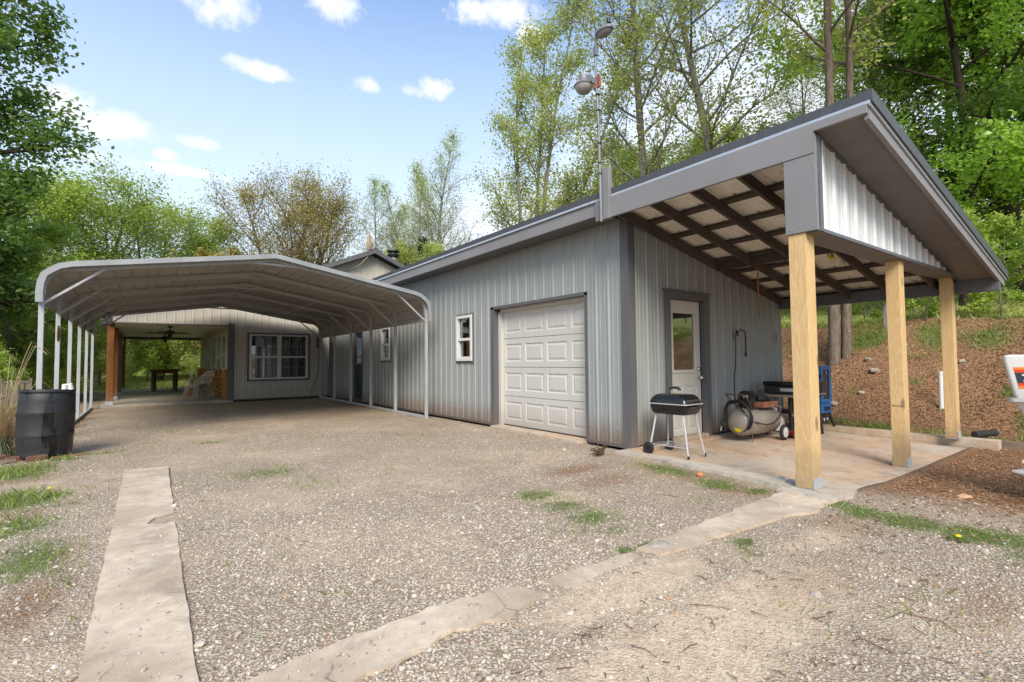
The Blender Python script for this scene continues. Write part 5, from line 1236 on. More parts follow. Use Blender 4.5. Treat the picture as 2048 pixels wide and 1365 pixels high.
# ================================================================== scattered ground stuff
def stones(name, P, S, seed, mobj):
    me = bpy.data.meshes.new(name); n = len(P); r = np.random.default_rng(seed)
    me.vertices.add(n); me.vertices.foreach_set('co', P.astype(np.float32).ravel())
    a = me.attributes.new('scl', 'FLOAT_VECTOR', 'POINT'); sc = np.stack([S*r.uniform(.8, 1.4, n), S*r.uniform(.6, 1.1, n), S*r.uniform(.35, .75, n)], -1); a.data.foreach_set('vector', sc.astype(np.float32).ravel())
    a = me.attributes.new('rot', 'FLOAT_VECTOR', 'POINT'); a.data.foreach_set('vector', np.stack([r.uniform(-.5, .5, n), r.uniform(-.5, .5, n), r.uniform(0, 6.28, n)], -1).astype(np.float32).ravel())
    me.materials.append(mobj)
    o = bpy.data.objects.new(name, me); link(o)
    ng = bpy.data.node_groups.new(name+'_nodes', 'GeometryNodeTree')
    ng.interface.new_socket('Geometry', in_out='INPUT', socket_type='NodeSocketGeometry'); ng.interface.new_socket('Geometry', in_out='OUTPUT', socket_type='NodeSocketGeometry')
    N = NT(ng); gi = N.node('NodeGroupInput'); go = N.node('NodeGroupOutput')
    ico = N.node('GeometryNodeMeshIcoSphere', inp={'Radius': 1., 'Subdivisions': 1})
    sm = N.node('GeometryNodeSetMaterial', inp={'Material': mobj}); ng.links.new(ico.outputs[0], sm.inputs[0])
    ip = N.node('GeometryNodeInstanceOnPoints'); ng.links.new(gi.outputs[0], ip.inputs['Points']); ng.links.new(sm.outputs[0], ip.inputs['Instance'])
    a1 = N.node('GeometryNodeInputNamedAttribute', data_type='FLOAT_VECTOR'); a1.inputs['Name'].default_value = 'rot'
    a2 = N.node('GeometryNodeInputNamedAttribute', data_type='FLOAT_VECTOR'); a2.inputs['Name'].default_value = 'scl'
    e2 = N.node('FunctionNodeEulerToRotation'); ng.links.new(a1.outputs[0], e2.inputs[0]); ng.links.new(e2.outputs[0], ip.inputs['Rotation']); ng.links.new(a2.outputs[0], ip.inputs['Scale'])
    ng.links.new(ip.outputs[0], go.inputs[0])
    md = o.modifiers.new('stones', 'NODES'); md.node_group = ng
    o['kind'] = 'stuff'; return o
strips = [(-5.53, -5.21, -6, 2.72), (-2.70, -.36, -2.60, -2.41), (-5.3, -3.80, -2.58, -2.39), (-3.5, -2.88, -2.50, -2.45)]
def on_strip(x, y):
    m = np.zeros(len(x), bool)
    for a, b, c, d in strips: m |= (x > a) & (x < b) & (y > c) & (y < d)
    return m
def scatter(n, fn):
    # area weighted towards the camera
    r = rng.uniform(.5, 1, n); dist = 1.6+ (rng.random(n)**1.6)*13; ang = rng.uniform(YAW-.95, YAW+.95, n)
    x = CAM[0]+dist*np.sin(ang); y = CAM[1]+dist*np.cos(ang)
    k = fn(x, y); return x[k], y[k], dist[k]
def gravel_ok(x, y):
    ok = (x < -.12) & (x > -7.0) & (y < 14.3)
    ok |= (x > -.3) & (x < 2.5) & (y < -3.1)
    d = wob_n(x, y, 1.1, 12)*.5+wob_n(x, y, 3.1, 13)*.35
    p = np.clip(.72+d*.8-.75*dustf(x, y), .12, 1); st_ = on_strip(x, y)
    ok &= rng.random(len(x)) < np.where(st_, .035, p)
    ok &= rng.random(len(x)) > .75*np.clip(soilf(x, y), 0, 1)
    ok &= rng.random(len(x)) > 1.3*np.clip(grassf(x, y)-.2, 0, 1)
    inb = (x > -.48) & (x < -.1) & (y > -2.8) & (y < 0)
    return ok & ~inb
x, y, d = scatter(190000, gravel_ok)
S = rng.uniform(.003, .0075, len(x))*(1+.8*(rng.random(len(x)) < .08))*(1+1.4*(rng.random(len(x)) < .006))
zz = terr(x, y); zz = np.where(on_strip(x, y), np.where(x < -5.1, -.019, -.017), zz)
stones('gravel', np.stack([x, y, zz+S*.15], -1), S, 5, M_STONE)

def blades(name, x, y, z, h, wd, m, lean=.5, seed=3, segs=1):
    r = np.random.default_rng(seed); n = len(x); a = r.uniform(0, 2*pi, n); b = r.uniform(0, 2*pi, n); ln = r.uniform(0, lean, n)*h
    dx, dy = np.cos(a)*wd/2, np.sin(a)*wd/2; lx, ly = np.cos(b)*ln, np.sin(b)*ln
    P = np.stack([np.stack([x-dx, y-dy, z], -1), np.stack([x+dx, y+dy, z], -1), np.stack([x+dx*.6+lx*.5, y+dy*.6+ly*.5, z+h*.6], -1), np.stack([x+lx, y+ly, z+h], -1)], 1)
    Q = np.arange(4*n).reshape(n, 4)
    me = fast_mesh(name, P.reshape(-1, 3), Q, m, {'lv': ('FACE', r.random(n))}); o = link(bpy.data.objects.new(name, me)); o['kind'] = 'stuff'; return o
def rand_area(n, x0, x1, y0, y1, prob):
    x = rng.uniform(x0, x1, n); y = rng.uniform(y0, y1, n); k = rng.random(n) < prob(x, y); return x[k], y[k]
pg = lambda x, y: np.clip((grassf(x, y)-.14)*1.5, 0, 1)*(.35+.65*(wob_n(x, y, 9, 3) > -.1))*(~on_strip(x, y))*(~((x > -.1) & (x < 4.45) & (y > -2.75) & (y < 1)))
x1, y1 = rand_area(300000, -7.4, 6.8, -4.6, 7, pg)
x2, y2 = rand_area(34000, -7.0, -.2, -4.4, 9, lambda x, y: .5*(wob_n(x, y, 2.2, 5) > .30)*(wob_n(x, y, 13, 2) > .1)*(~on_strip(x, y)))
x = np.concatenate([x1, x2]); y = np.concatenate([y1, y2])
hh = .01+.055*rng.random(len(x))**2; blades('grass', x, y, terr(x, y)-.004, hh, rng.uniform(.004, .009, len(x)), L_GRASS, 1.4)
# taller tufts on the bank foot and left bed
xb, yb = rand_area(52000, 4.5, 8.7, -4.5, 1.0, lambda x, y: np.clip(grassf(x, y)-.3, 0, 1)); hb = rng.uniform(.04, .16, len(xb))
xc, yc = rand_area(16000, -7.6, -5.8, .3, 5, lambda x, y: np.clip(grassf(x, y)-.45, 0, 1)*.8); hc = rng.uniform(.04, .11, len(xc))
blades('grass', np.concatenate([xb, xc]), np.concatenate([yb, yc]), terr(np.concatenate([xb, xc]), np.concatenate([yb, yc]))-.01, np.concatenate([hb, hc]), .011, L_GRASS, 1.0, 8)
# lawn above the bank and beyond the porch
xq, yq = rand_area(30000, 7.6, 9.2, -7, 4, lambda x, y: np.clip(.9*(wob_n(x, y, 2.3, 7)+.25), 0, 1)); blades('grass', xq, yq, terr(xq, yq)-.02, rng.uniform(.03, .14, len(xq)), .015, L_GRASS, 1.6, 12)
xl, yl = rand_area(60000, 8.6, 26, -8, 12, lambda x, y: .9*(wob_n(x, y, 1.1, 7) > -.4)); hl = rng.uniform(.05, .16, len(xl))
xm, ym = rand_area(14000, -9, 0, 26, 45, lambda x, y: .8+0*x); hm = rng.uniform(.05, .16, len(xm))
blades('grass', np.concatenate([xl, xm]), np.concatenate([yl, ym]), terr(np.concatenate([xl, xm]), np.concatenate([yl, ym]))-.01, np.concatenate([hl, hm]), .03, leafmat('lawn_blade', (.20, .26, .05), (.42, .44, .15), .3, .05), .9, 9)
# fallen leaves: bank, ground before the slab, kerb edges
def litter(name, x, y, s, seed):
    r = np.random.default_rng(seed); n = len(x); z = terr(x, y)+.006+r.random(n)*.012; a = r.uniform(0, 2*pi, n); t1 = r.uniform(-.35, .35, n); t2 = r.uniform(-.35, .35, n)
    ux, uy = np.cos(a), np.sin(a); L = s; Wd = s*.55
    P = np.stack([np.stack([x-ux*L/2, y-uy*L/2, z-t1*L/2], -1), np.stack([x+uy*Wd/2, y-ux*Wd/2, z+t2*Wd/2], -1), np.stack([x+ux*L/2, y+uy*L/2, z+t1*L/2], -1), np.stack([x-uy*Wd/2, y+ux*Wd/2, z+abs(t2)*Wd/2], -1)], 1)
    me = fast_mesh(name, P.reshape(-1, 3), np.arange(4*n).reshape(n, 4), L_LITTER, {'lv': ('FACE', r.random(n)**1.3)}); o = link(bpy.data.objects.new(name, me)); o['kind'] = 'stuff'; return o
xa, ya = rand_area(60000, 5.2, 9.8, -6, 3, lambda x, y: np.clip(.45+.5*wob_n(x, y, 1.7, 3), .12, 1)); sa = rng.uniform(.018, .05, len(xa))
xd, yd = rand_area(15000, -1.3, 4.4, -6.2, -2.78, lambda x, y: np.clip(np.maximum(soilf(x, y)*.95, .35*sstep(-1.3, .1, x+.3*wob_n(x, y, 4, 2))), 0, 1)); sd_ = rng.uniform(.012, .045, len(xd))
xe, ye = rand_area(9000, -7, -.1, -4.4, 13, lambda x, y: np.clip(soilf(x, y)*.8+.07, 0, 1)*(~on_strip(x, y))); se = rng.uniform(.008, .024, len(xe))
litter('leaf_litter', np.concatenate([xa, xd, xe]), np.concatenate([ya, yd, ye]), np.concatenate([sa, sd_, se]), 21)
# twigs / catkins on the gravel
tw = MB(); r = random.Random(4)
for i in range(330):
    d = 1.8+r.random()**1.3*5.5; a = YAW+r.uniform(-.9, .9); x = CAM[0]+d*sin(a); y = CAM[1]+d*cos(a)
    if x > -.5 and y > -2.8: continue
    if i % 2: x = r.uniform(-4.8, -1.2); y = r.uniform(-4.1, -2.9)
    L = .015+.08*r.random()**2.2; b = r.uniform(0, 6.28); z = PZ(x, y)+.008
    if i % 23 == 0: L = r.uniform(.12, .3)
    bx, by = cos(b)*L, sin(b)*L; q = r.uniform(-.3, .3)
    tw.tube([(x, y, z), (x+bx*.5-by*q, y+by*.5+bx*q, z+.004), (x+bx, y+by, z)], [.0022, .002, .001], 4)
tw.build('twig_litter', painted('twig_brown', (.13, .065, .035), .9, streak=False), kind='stuff')
# dandelions and individual weeds near the left edge
def flower(x, y, h, lab):
    f = thing('dandelion', lab, 'flower', (x, y, PZ(x, y)))
    MB().tube([(0, 0, 0), (.01, .005, h)], .003, 5).build('stem', L_GRASS, f, w=False)
    MB().lathe([(.004, -.006), (.018, .0), (.016, .008), (.004, .01)], (.01, .005, h), 12).build('bloom', M_YEL, f, w=False)
    lf = MB()
    for q in range(7):
        a = q*.9; L = .09; lf.add([(0, 0, .004), (L*.5*cos(a)-.012*sin(a), L*.5*sin(a)+.012*cos(a), .022), (L*cos(a), L*sin(a), .012), (L*.5*cos(a)+.012*sin(a), L*.5*sin(a)-.012*cos(a), .022)], [(0, 1, 2, 3)])
    lf.build('leaf', L_GRASS, f, w=False)
flower(-6.1, 1.86, .08, 'yellow dandelion in the grass at the left edge of the gravel'); flower(-.95, -3.62, .03, 'tiny yellow flower in the green strip at right')

# ================================================================== plants in the foreground
def blade_clump(name, par, n, h0, h1, spread, m, droop, wd, seed, seg=6):
    r = random.Random(seed); V = []; F = []; lv = []
    for i in range(n):
        a = r.uniform(0, 2*pi); b0 = r.uniform(0, .12); H = r.uniform(h0, h1); s = spread*r.uniform(.3, 1); dr = droop*r.uniform(.5, 1.3); x0, y0 = b0*cos(a*1.7), b0*sin(a*1.7); k = len(V)
        for j in range(seg+1):
            t = j/seg; rad = s*t**1.4; z = H*(t-dr*t**3); ww = wd*(1-t)**.6/2+.0008; px, py = x0+rad*cos(a), y0+rad*sin(a)
            V += [(px-ww*sin(a), py+ww*cos(a), z), (px+ww*sin(a), py-ww*cos(a), z)]
        for j in range(seg): F.append((k+2*j, k+2*j+1, k+2*j+3, k+2*j+2)); lv.append(r.random())
    me = fast_mesh(name, V, F, m, {'lv': ('FACE', lv)}); o = link(bpy.data.objects.new(name, me), par); return o
OG = thing('ornamental_grass', 'tall clump of dry tan ornamental grass left of the black barrel', 'grass clump', (-6.92, 4.98, -.04))
blade_clump('dry_blades', OG, 420, .5, 1.05, .33, L_DRY, .25, .007, 1)
blade_clump('green_blades', OG, 160, .35, .6, .42, leafmat('blue_green_blade', (.13, .19, .10), (.30, .38, .24), .3, .1), .85, .008, 2)
pl = MB(); pr2 = []
for i in range(16):
    a = random.uniform(0, 6.28); H = random.uniform(1.0, 1.65); s = random.uniform(.1, .42)
    pts = [(s*t**2*cos(a), s*t**2*sin(a), H*t) for t in np.linspace(0, 1, 7)]; pts += [(s*1.3*cos(a), s*1.3*sin(a), H-.03), (s*1.55*cos(a), s*1.55*sin(a), H-.12)]
    pl.tube(pts, [.0035]*6+[.003, .008, .003], 4)
pl.build('plume_stalk', leafmat('straw_stalk', (.45, .34, .2), (.6, .48, .3), .2), OG, w=False)
DW = thing('dead_weed', 'withered brown weed at the foot of the workshop corner', 'weed', (-.62, -.02, -.04))
dwm = MB(); r = random.Random(9)
for i in range(20):
    a = r.uniform(0, 6.28); s = r.uniform(.03, .16); H = r.uniform(.08, .2) if i else .27
    dwm.tube([(0, 0, 0), (s*.4*cos(a), s*.4*sin(a), H*.6), (s*cos(a), s*sin(a), H)], [.006, .004, .002], 5)
    for q in range(4): 
        t = r.uniform(.3, 1); X, Y, Z = s*t*cos(a), s*t*sin(a), H*t; L = .035; b = r.uniform(0, 6.28)
        dwm.add([(X, Y, Z), (X+L*cos(b), Y+L*sin(b), Z+.01), (X+L*1.4*cos(b+.3), Y+L*1.4*sin(b+.3), Z-.015), (X+L*.6*cos(b+.6), Y+L*.6*sin(b+.6), Z-.01)], [(0, 1, 2, 3)])
dwm.build('stem', painted('withered_brown', (.12, .085, .04), .9, streak=False), DW, w=False)

# ================================================================== trees
def rot_about(v, axis, ang):
    return v*cos(ang)+np.cross(axis, v)*sin(ang)+axis*np.dot(axis, v)*(1-cos(ang))
def unit(v): return v/(np.linalg.norm(v)+1e-9)
def gen_tree(seed, H, r0, crown0=.3, nl=16, spread=.3, up=.5, shape='round', nb=6, nt=5, leaves=12000, leaf=.09, lean=(0, 0), lm=L_MID, bm=B_GREY, sig=.12, bend=.04, forks=0, twig=1.0, droop=0.0, name='tree', trunk_top=1.0, fk=.28):
    r = np.random.default_rng(seed); tubes = []; anch = []
    def poly(p, d, L, n, jit, trop):
        P = [p]; d = unit(d)
        for i in range(n):
            d = unit(d+r.normal(0, jit, 3)+np.array([0, 0, trop])); P.append(P[-1]+d*L/n)
        return np.array(P)
    trunks = []
    base = np.zeros(3); n = 10
    def trunk(d0, L, r_):
        P = poly(base, d0, L, n, bend, .02); tubes.append((P, np.linspace(r_, r_*.12, n+1)**1.0, 8)); return P, r_
    d0 = np.array([lean[0], lean[1], 1.])
    trunks.append((*trunk(d0, H*trunk_top, r0), H))
    for f in range(forks):
        a = f*2.5+r.uniform(0, 1); trunks.append((*trunk(d0+fk*np.array([cos(a), sin(a), 0]), H*.93, r0*.8), H*.93))
    def samp(P, t):
        f = t*(len(P)-1); i = min(int(f), len(P)-2); return P[i]+(P[i+1]-P[i])*(f-i), unit(P[i+1]-P[i])
    prof = {'round': lambda t: max(.15, sqrt(max(0, 1-(2*t-.9)**2))), 'cone': lambda t: 1.05-t, 'vase': lambda t: .45+.75*t if t < .75 else 1.0-(t-.75)*2, 'column': lambda t: .8-.45*t, 'cone2': lambda t: 1.15-.95*t, 'bushy': lambda t: max(.2, sqrt(max(0, 1-t*t)))}[shape]
    for (P, rr, HH_) in trunks:
        k = nl if len(trunks) == 1 else max(5, int(nl/len(trunks)*1.2))
        for i in range(k):
            t = crown0+(1-crown0)*(i+r.uniform(.1, .9))/k; t = min(t, .97); p, td = samp(P, t); ct = (t-crown0)/(1-crown0)
            a = i*2.4+r.uniform(-.5, .5); out = np.array([cos(a), sin(a), 0]); L = HH_*spread*prof(ct)*r.uniform(.8, 1.15)
            d = unit(out+np.array([0, 0, up+.35*ct]))
            lp = poly(p, d, L, 6, .10, .05 if not droop else -droop); lr = max(.012, rr*.42*(1-t*.75)); tubes.append((lp, np.linspace(lr, lr*.2, 7), 5))
            for j in range(nb):
                tt = .2+.8*(j+r.uniform(0, 1))/nb; q, bd_ = samp(lp, min(tt, .99)); sd2 = unit(np.cross(bd_, r.normal(0, 1, 3))); bl = L*.42*(1.15-.6*tt)*r.uniform(.7, 1.2)
                bp = poly(q, unit(bd_+sd2*.95+np.array([0, 0, .15-droop*2])), bl, 4, .14, .03-droop); br = max(.007, lr*.38); tubes.append((bp, np.linspace(br, br*.3, 5), 4))
                for m in range(nt):
                    t3 = .25+.75*(m+r.uniform(0, 1))/nt; q3, d3 = samp(bp, min(t3, .99)); s3 = unit(np.cross(d3, r.normal(0, 1, 3))); tl = max(.18, bl*.5)*r.uniform(.5, 1.1)*twig
                    tp = poly(q3, unit(d3+s3*.9+np.array([0, 0, .1])), tl, 2, .2, .02-droop); tubes.append((tp, np.array([.006, .004, .002])*max(1, H/12), 3))
                    anch += [tp[1], tp[2], (tp[0]+tp[1])/2]
                anch += [bp[-1], bp[2]]
    # bark mesh
    V = []; F = []; k = 0
    for P, R, ns in tubes:
        m = len(P); T_ = np.gradient(P, axis=0); T_ /= (np.linalg.norm(T_, axis=1, keepdims=True)+1e-9)
        ref = np.array([.31, .17, .93]) if abs(T_[0][2]) < .8 else np.array([1., .1, 0])
        A = np.cross(T_, ref); A /= (np.linalg.norm(A, axis=1, keepdims=True)+1e-9); B = np.cross(T_, A)
        an = np.arange(ns)*2*pi/ns
        ring = P[:, None, :]+R[:, None, None]*(np.cos(an)[None, :, None]*A[:, None, :]+np.sin(an)[None, :, None]*B[:, None, :])
        V.append(ring.reshape(-1, 3)); ii = np.arange(m-1)[:, None]*ns; jj = np.arange(ns)[None, :]; j2 = (jj+1) % ns
        F.append(np.stack([ii+jj, ii+j2, ii+ns+j2, ii+ns+jj], -1).reshape(-1, 4)+k); k += m*ns
    tm = fast_mesh(name+'_trunk', np.concatenate(V), np.concatenate(F), bm, smooth=True)
    A = np.array(anch); idx_ = r.integers(0, len(A), leaves); C = A[idx_]+r.normal(0, sig, (leaves, 3))
    lm_ = leaf_mesh(name+'_leaves', C, leaf, lm, r)
    return tm, lm_
def leaf_mesh(name, C, s, m, r, fold=.25):
    n = len(C); N = r.normal(0, 1, (n, 3)); N[:, 2] = np.abs(N[:, 2])+.5; N /= np.linalg.norm(N, axis=1, keepdims=True)
    U = np.cross(N, r.normal(0, 1, (n, 3))); U /= np.linalg.norm(U, axis=1, keepdims=True); W_ = np.cross(N, U)
    S = (s*r.uniform(.6, 1.3, n))[:, None]
    P = np.stack([C-U*S*.5, C+W_*S*.36+N*S*fold*.5, C+U*S*.6, C-W_*S*.36+N*S*fold*.5], 1).reshape(-1, 3)
    # clump-wise tone plus per-leaf variation
    cl_ = .5+.5*np.sin(C[:, 0]*1.9+np.sin(C[:, 1]*1.7))*np.sin(C[:, 2]*1.6+C[:, 1]*1.1)
    lv = np.clip(.55*cl_+.55*r.random(n)-.05, 0, 1)
    return fast_mesh(name, P, np.arange(4*n).reshape(n, 4), m, {'lv': ('FACE', lv)})
def place_tree(meshes, x, y, lab, name='tree', rz=0, s=1, cat='tree', group=None, z=None):
    t = thing(name, lab, cat, (x, y, PZ(x, y)-.1 if z is None else z), rz, group); t.scale = (s, s, s)
    link(bpy.data.objects.new('trunk', meshes[0]), t); link(bpy.data.objects.new('crown', meshes[1]), t); return t

# near left: dark oak and bright maple below it
m = gen_tree(1, 16, .32, .14, 44, .185, .25, 'round', 7, 5, 62000, .14, lm=L_DARK, bm=B_DARK, sig=.24)
place_tree(m, -9.75, 15.6, 'tall dark green oak at the left edge rising out of the photo', 'oak_tree', 1.2)
m = gen_tree(2, 7.9, .14, .06, 22, .30, .3, 'round', 7, 5, 30000, .12, lm=L_FRESH, bm=B_GREY, sig=.16)
place_tree(m, -8.95, 18.8, 'bright green leafy maple in front of the tall oak at left', 'maple_tree', .4)
# spreading trees behind the carport
m_a = gen_tree(3, 13.0, .26, .20, 26, .36, .6, 'round', 9, 6, 24000, .15, lm=L_MID, bm=B_GREY, forks=2, sig=.40, twig=1.3)
place_tree(m_a, -7.8, 34.2, 'spreading fresh green tree behind the left half of the carport', 'spreading_tree', .3, .93)
place_tree(m_a, -4.6, 37.4, 'rounder green tree just left of the golden tree', 'spreading_tree', 2.4, .95)
m_b = gen_tree(4, 12.5, .22, .20, 24, .36, .6, 'round', 8, 6, 20000, .16, lm=L_FRESH, bm=B_GREY, forks=2, sig=.38, twig=1.3)
place_tree(m_b, -10.0, 33, 'fresh green tree between the left oak and the spreading tree', 'spreading_tree', .9, .9)
place_tree(m_b, -1.6, 38.5, 'fresh green tree at the left foot of the golden tree', 'spreading_tree', 3.9, .82)
# golden budding tree
m = gen_tree(25, 15.2, .34, .14, 80, .37, .85, 'round', 9, 6, 50000, .12, lm=L_GOLD, bm=B_BRN, forks=4, sig=.42, twig=1.3, fk=.22)
place_tree(m, 3.9, 36.3, 'large round golden-brown budding tree above the carport ridge', 'budding_tree', .3)
m = gen_tree(6, 7.8, .15, .15, 16, .42, .5, 'round', 7, 5, 15000, .15, lm=leafmat('yellow_bud_leaf', (.26, .21, .05), (.46, .38, .10), .3), bm=B_BRN, sig=.18)
place_tree(m, -1.1, 29.6, 'low yellowish budding tree under the golden tree', 'budding_tree', .9)
# nearly bare trees right of it
m_bare = gen_tree(7, 16.0, .17, .16, 52, .33, 1.0, 'cone', 10, 7, 11000, .10, lm=L_PALE, bm=B_PALE, sig=.30, forks=1, fk=.10)
place_tree(m_bare, 8.6, 31.0, 'thin bare tree between the golden tree and the house chimney', 'bare_tree', .2, .80)
place_tree(m_bare, 10.9, 26.0, 'pale almost bare pointed tree right of the chimney', 'bare_tree', 1.7, .92)
place_tree(m_bare, 11.3, 30.9, 'slender bare tree left of the pointed bare tree', 'bare_tree', 3.1, .86)
m_ced = gen_tree(8, 9.0, .14, .05, 34, .20, .25, 'cone', 6, 4, 22000, .11, lm=L_CED, bm=B_DARK, sig=.12)
place_tree(m_ced, 10.0, 26.4, 'dark cedar behind the workshop roof near the chimney', 'cedar_tree', 0, .82)
m_y = gen_tree(9, 7.6, .12, .05, 18, .40, .5, 'bushy', 7, 5, 22000, .11, lm=L_PALE, bm=B_GREY, sig=.18)
for i, (x, y, s, lab) in enumerate(((8.9, 22.5, .78, 'light green bushy tree right of the chimney'), (9.8, 18.8, .66, 'light green bushy tree behind the middle of the workshop roof'), (10.2, 15.2, .70, 'light green bushy tree below the big poplar'), (12.5, 13.0, .95, 'pale bushy tree at the foot of the poplars'), (13.4, 9.8, .95, 'pale bushy tree behind the leaning trunk'), (13.6, 6.5, .9, 'pale bushy tree behind the twin trunks'), (15.5, 12.0, 1.15, 'second row pale bushy tree behind the porch roof'), (16.5, 8.0, 1.1, 'tall pale bushy tree behind the porch roof'), (9.2, 27.8, .9, 'light green bushy tree left of the chimney'), (7.7, 32.6, 1.0, 'light green bushy tree right of the golden tree'), (9.6, 30.2, .78, 'light green bushy tree below the slender bare tree'), (10.9, 29.6, .74, 'light green bushy tree behind the dark cedar'), (9.0, 20.6, .66, 'light green bushy tree between chimney and big poplar'))):
    place_tree(m_y, x, y, lab, 'bushy_tree', i*1.1, s)
# poplars above the workshop
m_p1 = gen_tree(10, 15.6, .16, .10, 44, .215, .8, 'cone2', 11, 5, 36000, .10, lean=(-.06, .0), lm=L_SYC, bm=B_PALE, forks=3, sig=.26, fk=.17)
place_tree(m_p1, 7.5, 11.6, 'big multi-stemmed poplar with sparse leaves behind the yard lamps', 'poplar_tree', 2.0, .97)
m_p2 = gen_tree(11, 19.0, .19, .14, 34, .21, .6, 'round', 11, 5, 17000, .10, lm=L_SYC, bm=B_PALE, sig=.26, bend=.015)
place_tree(m_p2, 9.7, 7.3, 'straight tall poplar right of the lamp pole', 'poplar_tree', .5, 1.0)
m_p3 = gen_tree(12, 18.5, .20, .20, 32, .21, .6, 'round', 11, 5, 16000, .10, lean=(-.10, .12), lm=L_SYC, bm=B_PALE, sig=.26, bend=.02)
place_tree(m_p3, 10.6, 4.0, 'poplar with trunk leaning left above the porch roof', 'poplar_tree', 0, 1.0)
m_p4 = gen_tree(13, 19, .13, .34, 20, .19, .6, 'round', 8, 5, 9000, .10, lean=(-.03, .015), lm=L_SYC, bm=B_BRN, sig=.28, bend=.014)
place_tree(m_p4, 7.41, .30, 'left of the twin brown trunks behind the porch', 'twin_trunk_tree', 0, 1.0)
m_p5 = gen_tree(14, 19, .11, .34, 20, .19, .6, 'round', 8, 5, 9000, .10, lean=(.03, -.05), lm=L_SYC, bm=B_BRN, sig=.16, bend=.014)
place_tree(m_p5, 7.62, .12, 'right of the twin brown trunks behind the porch', 'twin_trunk_tree', 1, 1.0)
place_tree(m_p2, 16.5, 15.5, 'distant poplar seen between the lamp pole and the straight poplar', 'poplar_tree', 2.5, .58)
place_tree(m_p1, 17.5, 10.5, 'distant multi-stemmed poplar behind the leaning trunk', 'poplar_tree', .5, .58)
place_tree(m_p3, 18.0, 5.0, 'distant poplar right of the leaning trunk', 'poplar_tree', 1.3, .58)
place_tree(m_p2, 15.2, 1.9, 'thin trunk standing on the lawn left of the middle post', 'poplar_tree', 4.0, .72)
place_tree(m_p4, 15.2, 1.2, 'dark thin trunk on the lawn beside the thin poplar', 'poplar_tree', 3.0, .7)
# bright beech and dark evergreen at right
m_br = gen_tree(15, 11.5, .17, .12, 26, .36, .30, 'round', 8, 5, 42000, .115, lm=L_BRIGHT, bm=B_DARK, sig=.15, droop=.02)
place_tree(m_br, 12.6, -1.0, 'bright green beech filling the sky right of the porch roof', 'beech_tree', .7, 1.0)
place_tree(m_br, 13.6, -3.4, 'bright green beech at the right edge of the photo', 'beech_tree', 2.7, 1.0)
place_tree(m_br, 17.5, -.2, 'bright green beech farther back behind the porch eave', 'beech_tree', 4.7, 1.15)
m_ev = gen_tree(16, 16, .3, .15, 34, .26, .15, 'cone', 7, 5, 36000, .14, lm=L_DARK, bm=B_DARK, sig=.16)
place_tree(m_ev, 15.6, -1.6, 'tall dark evergreen behind the bright beech', 'evergreen_tree', 0, 1.05)
place_tree(m_ev, 17.5, -5.6, 'dark evergreen behind the right edge beech', 'evergreen_tree', 1, 1.0)
m_sap = gen_tree(17, 2.6, .02, .1, 12, .34, .3, 'round', 5, 3, 4500, .075, lm=L_FRESH, bm=B_GREY, sig=.06)
for i, (x, y, s, lab) in enumerate(((8.5, -1.15, .75, 'leafy sapling on the bank left of the rear post'), (8.8, -2.3, .8, 'leafy sapling on the bank right of the rear post'), (9.6, -1.8, .9, 'leafy sapling on the lawn edge behind the rear post'), (9.0, .2, .6, 'low sapling at the top of the bank by the twin trunks'))):
    place_tree(m_sap, x, y, lab, 'sapling', i*1.7, s)
m_sh = gen_tree(18, 3.4, .05, .03, 22, .42, .35, 'bushy', 6, 5, 15000, .085, lm=L_FRESH, bm=B_GREY, sig=.14)
m_sh2 = gen_tree(19, 4.2, .05, .03, 22, .40, .5, 'bushy', 6, 5, 15000, .09, lm=L_PALE, bm=B_GREY, sig=.16)
m_sh3 = gen_tree(20, 6.5, .08, .03, 26, .34, .4, 'bushy', 7, 5, 26000, .10, lm=L_MID, bm=B_DARK, sig=.18)
sh = [(m_sh3, -9.3, 19.5, .60, 'green thicket bush left of the first carport post'), (m_sh, -8.3, 12.6, .45, 'bright low bush between the barrel and the carport posts'), (m_sh3, -8.3, 23, .72, 'green bush seen between the first two carport posts'), (m_sh, -7.7, 17.5, .5, 'bright bush behind the second and third carport posts'), (m_sh3, -8.0, 27.5, .85, 'tall green bush behind the carport posts'),
      (m_sh2, -7.4, 31, .95, 'pale bush seen left of the house porch posts'), (m_sh2, -6.5, 35, 1.0, 'pale bush at the left end of the porch view'), (m_sh, -5.3, 36, 1.15, 'grey-green bush behind the porch table'), (m_sh2, -4.0, 37, 1.0, 'yellow-green bush right of the porch table'), (m_sh2, -2.9, 35, 1.1, 'yellow-green bush next to the house corner'), (m_sh3, -4.6, 43, 1.1, 'dark bush behind the yellow-green bushes beyond the porch'), (m_sh3, -2.2, 42, 1.1, 'dark bush at the right of the porch view'),
      (m_sh3, -10.2, 17, .6, 'green thicket bush at the left edge'), (m_sh, -9.2, 14.3, .62, 'bright fern-like bush behind the dry grass'), (m_sh3, -11, 23, .9, 'large thicket bush far left'), (m_sh3, -9.6, 28, .95, 'large thicket bush behind the first carport post')]
for i, (mm, x, y, s, lab) in enumerate(sh): place_tree(mm, x, y, lab, 'bush', i*1.3, s, 'bush')
m_wd = gen_tree(21, 13, .16, .12, 18, .30, .5, 'round', 7, 5, 15000, .20, lm=L_MID, bm=B_GREY, sig=.24)
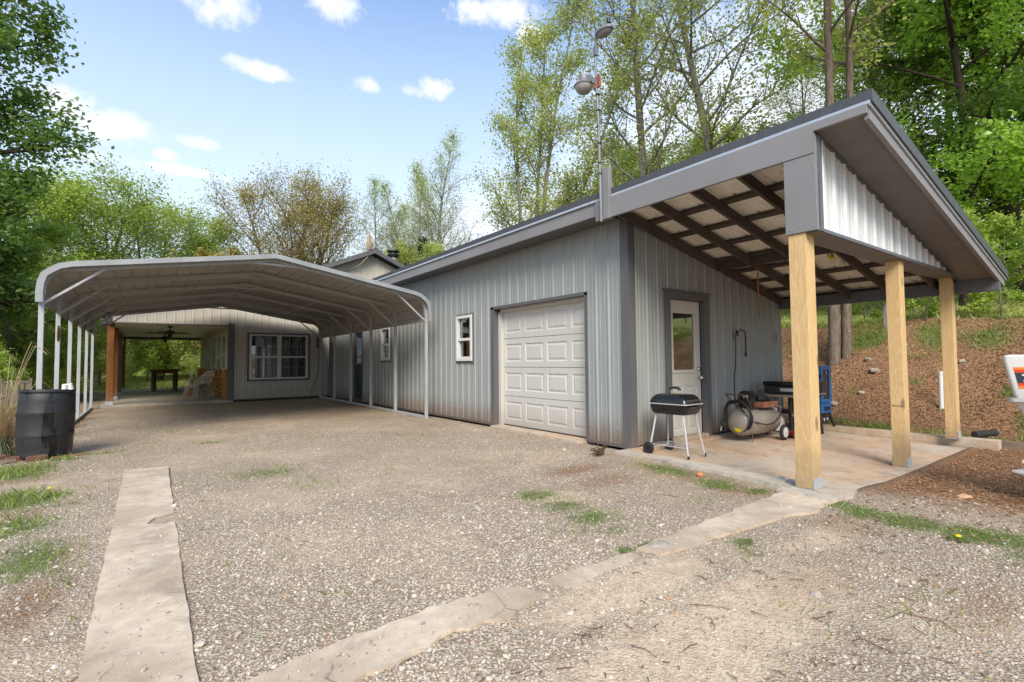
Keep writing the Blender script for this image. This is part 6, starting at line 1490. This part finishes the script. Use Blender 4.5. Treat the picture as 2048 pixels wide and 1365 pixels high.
m_wd2 = gen_tree(22, 13, .16, .12, 18, .30, .5, 'round', 7, 5, 13000, .20, lm=L_PALE, bm=B_PALE, sig=.24)
LW = [(-13, 26, 'woodland tree farthest left behind the oak'), (-11, 31, 'woodland tree behind the bright maple'), (-9, 38.5, 'woodland tree behind the leftmost spreading tree'), (-6.8, 42, 'woodland tree seen over the carport eave at left'), (-3.4, 46, 'woodland tree seen through the porch opening'), (.5, 44, 'woodland tree behind the low yellowish tree'), (-15, 35, 'far woodland tree at the left edge'), (-11, 46, 'far woodland tree left of the porch posts')]
for i, (x, y, lab) in enumerate(LW):
    place_tree(m_wd, x, y, lab, 'woodland_tree', i*2.1, .50+.06*(i % 3), group='woodland trees behind the carport')
RW = [(13.5, 24, 'pale woodland tree right of the pointed bare tree'), (15, 20.5, 'pale woodland tree behind the big poplar'), (19, 17, 'pale woodland tree behind the yard lamps'), (21, 12, 'pale woodland tree left of the leaning trunk'), (22, 7, 'pale woodland tree between leaning and twin trunks'), (12.8, 29, 'pale woodland tree behind the cedar'), (23, 2, 'pale woodland tree behind the roof corner'), (22, -3.0, 'pale woodland tree behind the beeches'), (23, -8, 'pale woodland tree beyond the boat')]
for i, (x, y, lab) in enumerate(RW):
    place_tree(m_wd2, x, y, lab, 'woodland_tree', i*1.7, (.42, .40, .46)[i % 3] if i != 5 else .36, group='woodland trees behind the workshop')
# far wood as one mass
def far_wood():
    r = np.random.default_rng(77); n = 60000; a = r.uniform(-1.3, 2.7, n); d = r.uniform(52, 75, n); x = CAM[0]+d*np.sin(a); y = CAM[1]+d*np.cos(a)
    top = 5.2+1.6*np.sin(a*9)+1.1*np.sin(a*23+1)+.8*np.sin(a*51); z = terr(x, y)+r.random(n)**1.2*top
    me = leaf_mesh('far_woodland', np.stack([x, y, z], -1), .75, L_MID, r); o = link(bpy.data.objects.new('far_woodland', me)); o['kind'] = 'stuff'
far_wood()
print('tris', sum(len(m_.polygons)*2 for m_ in bpy.data.meshes), 'objs', len(bpy.data.objects))
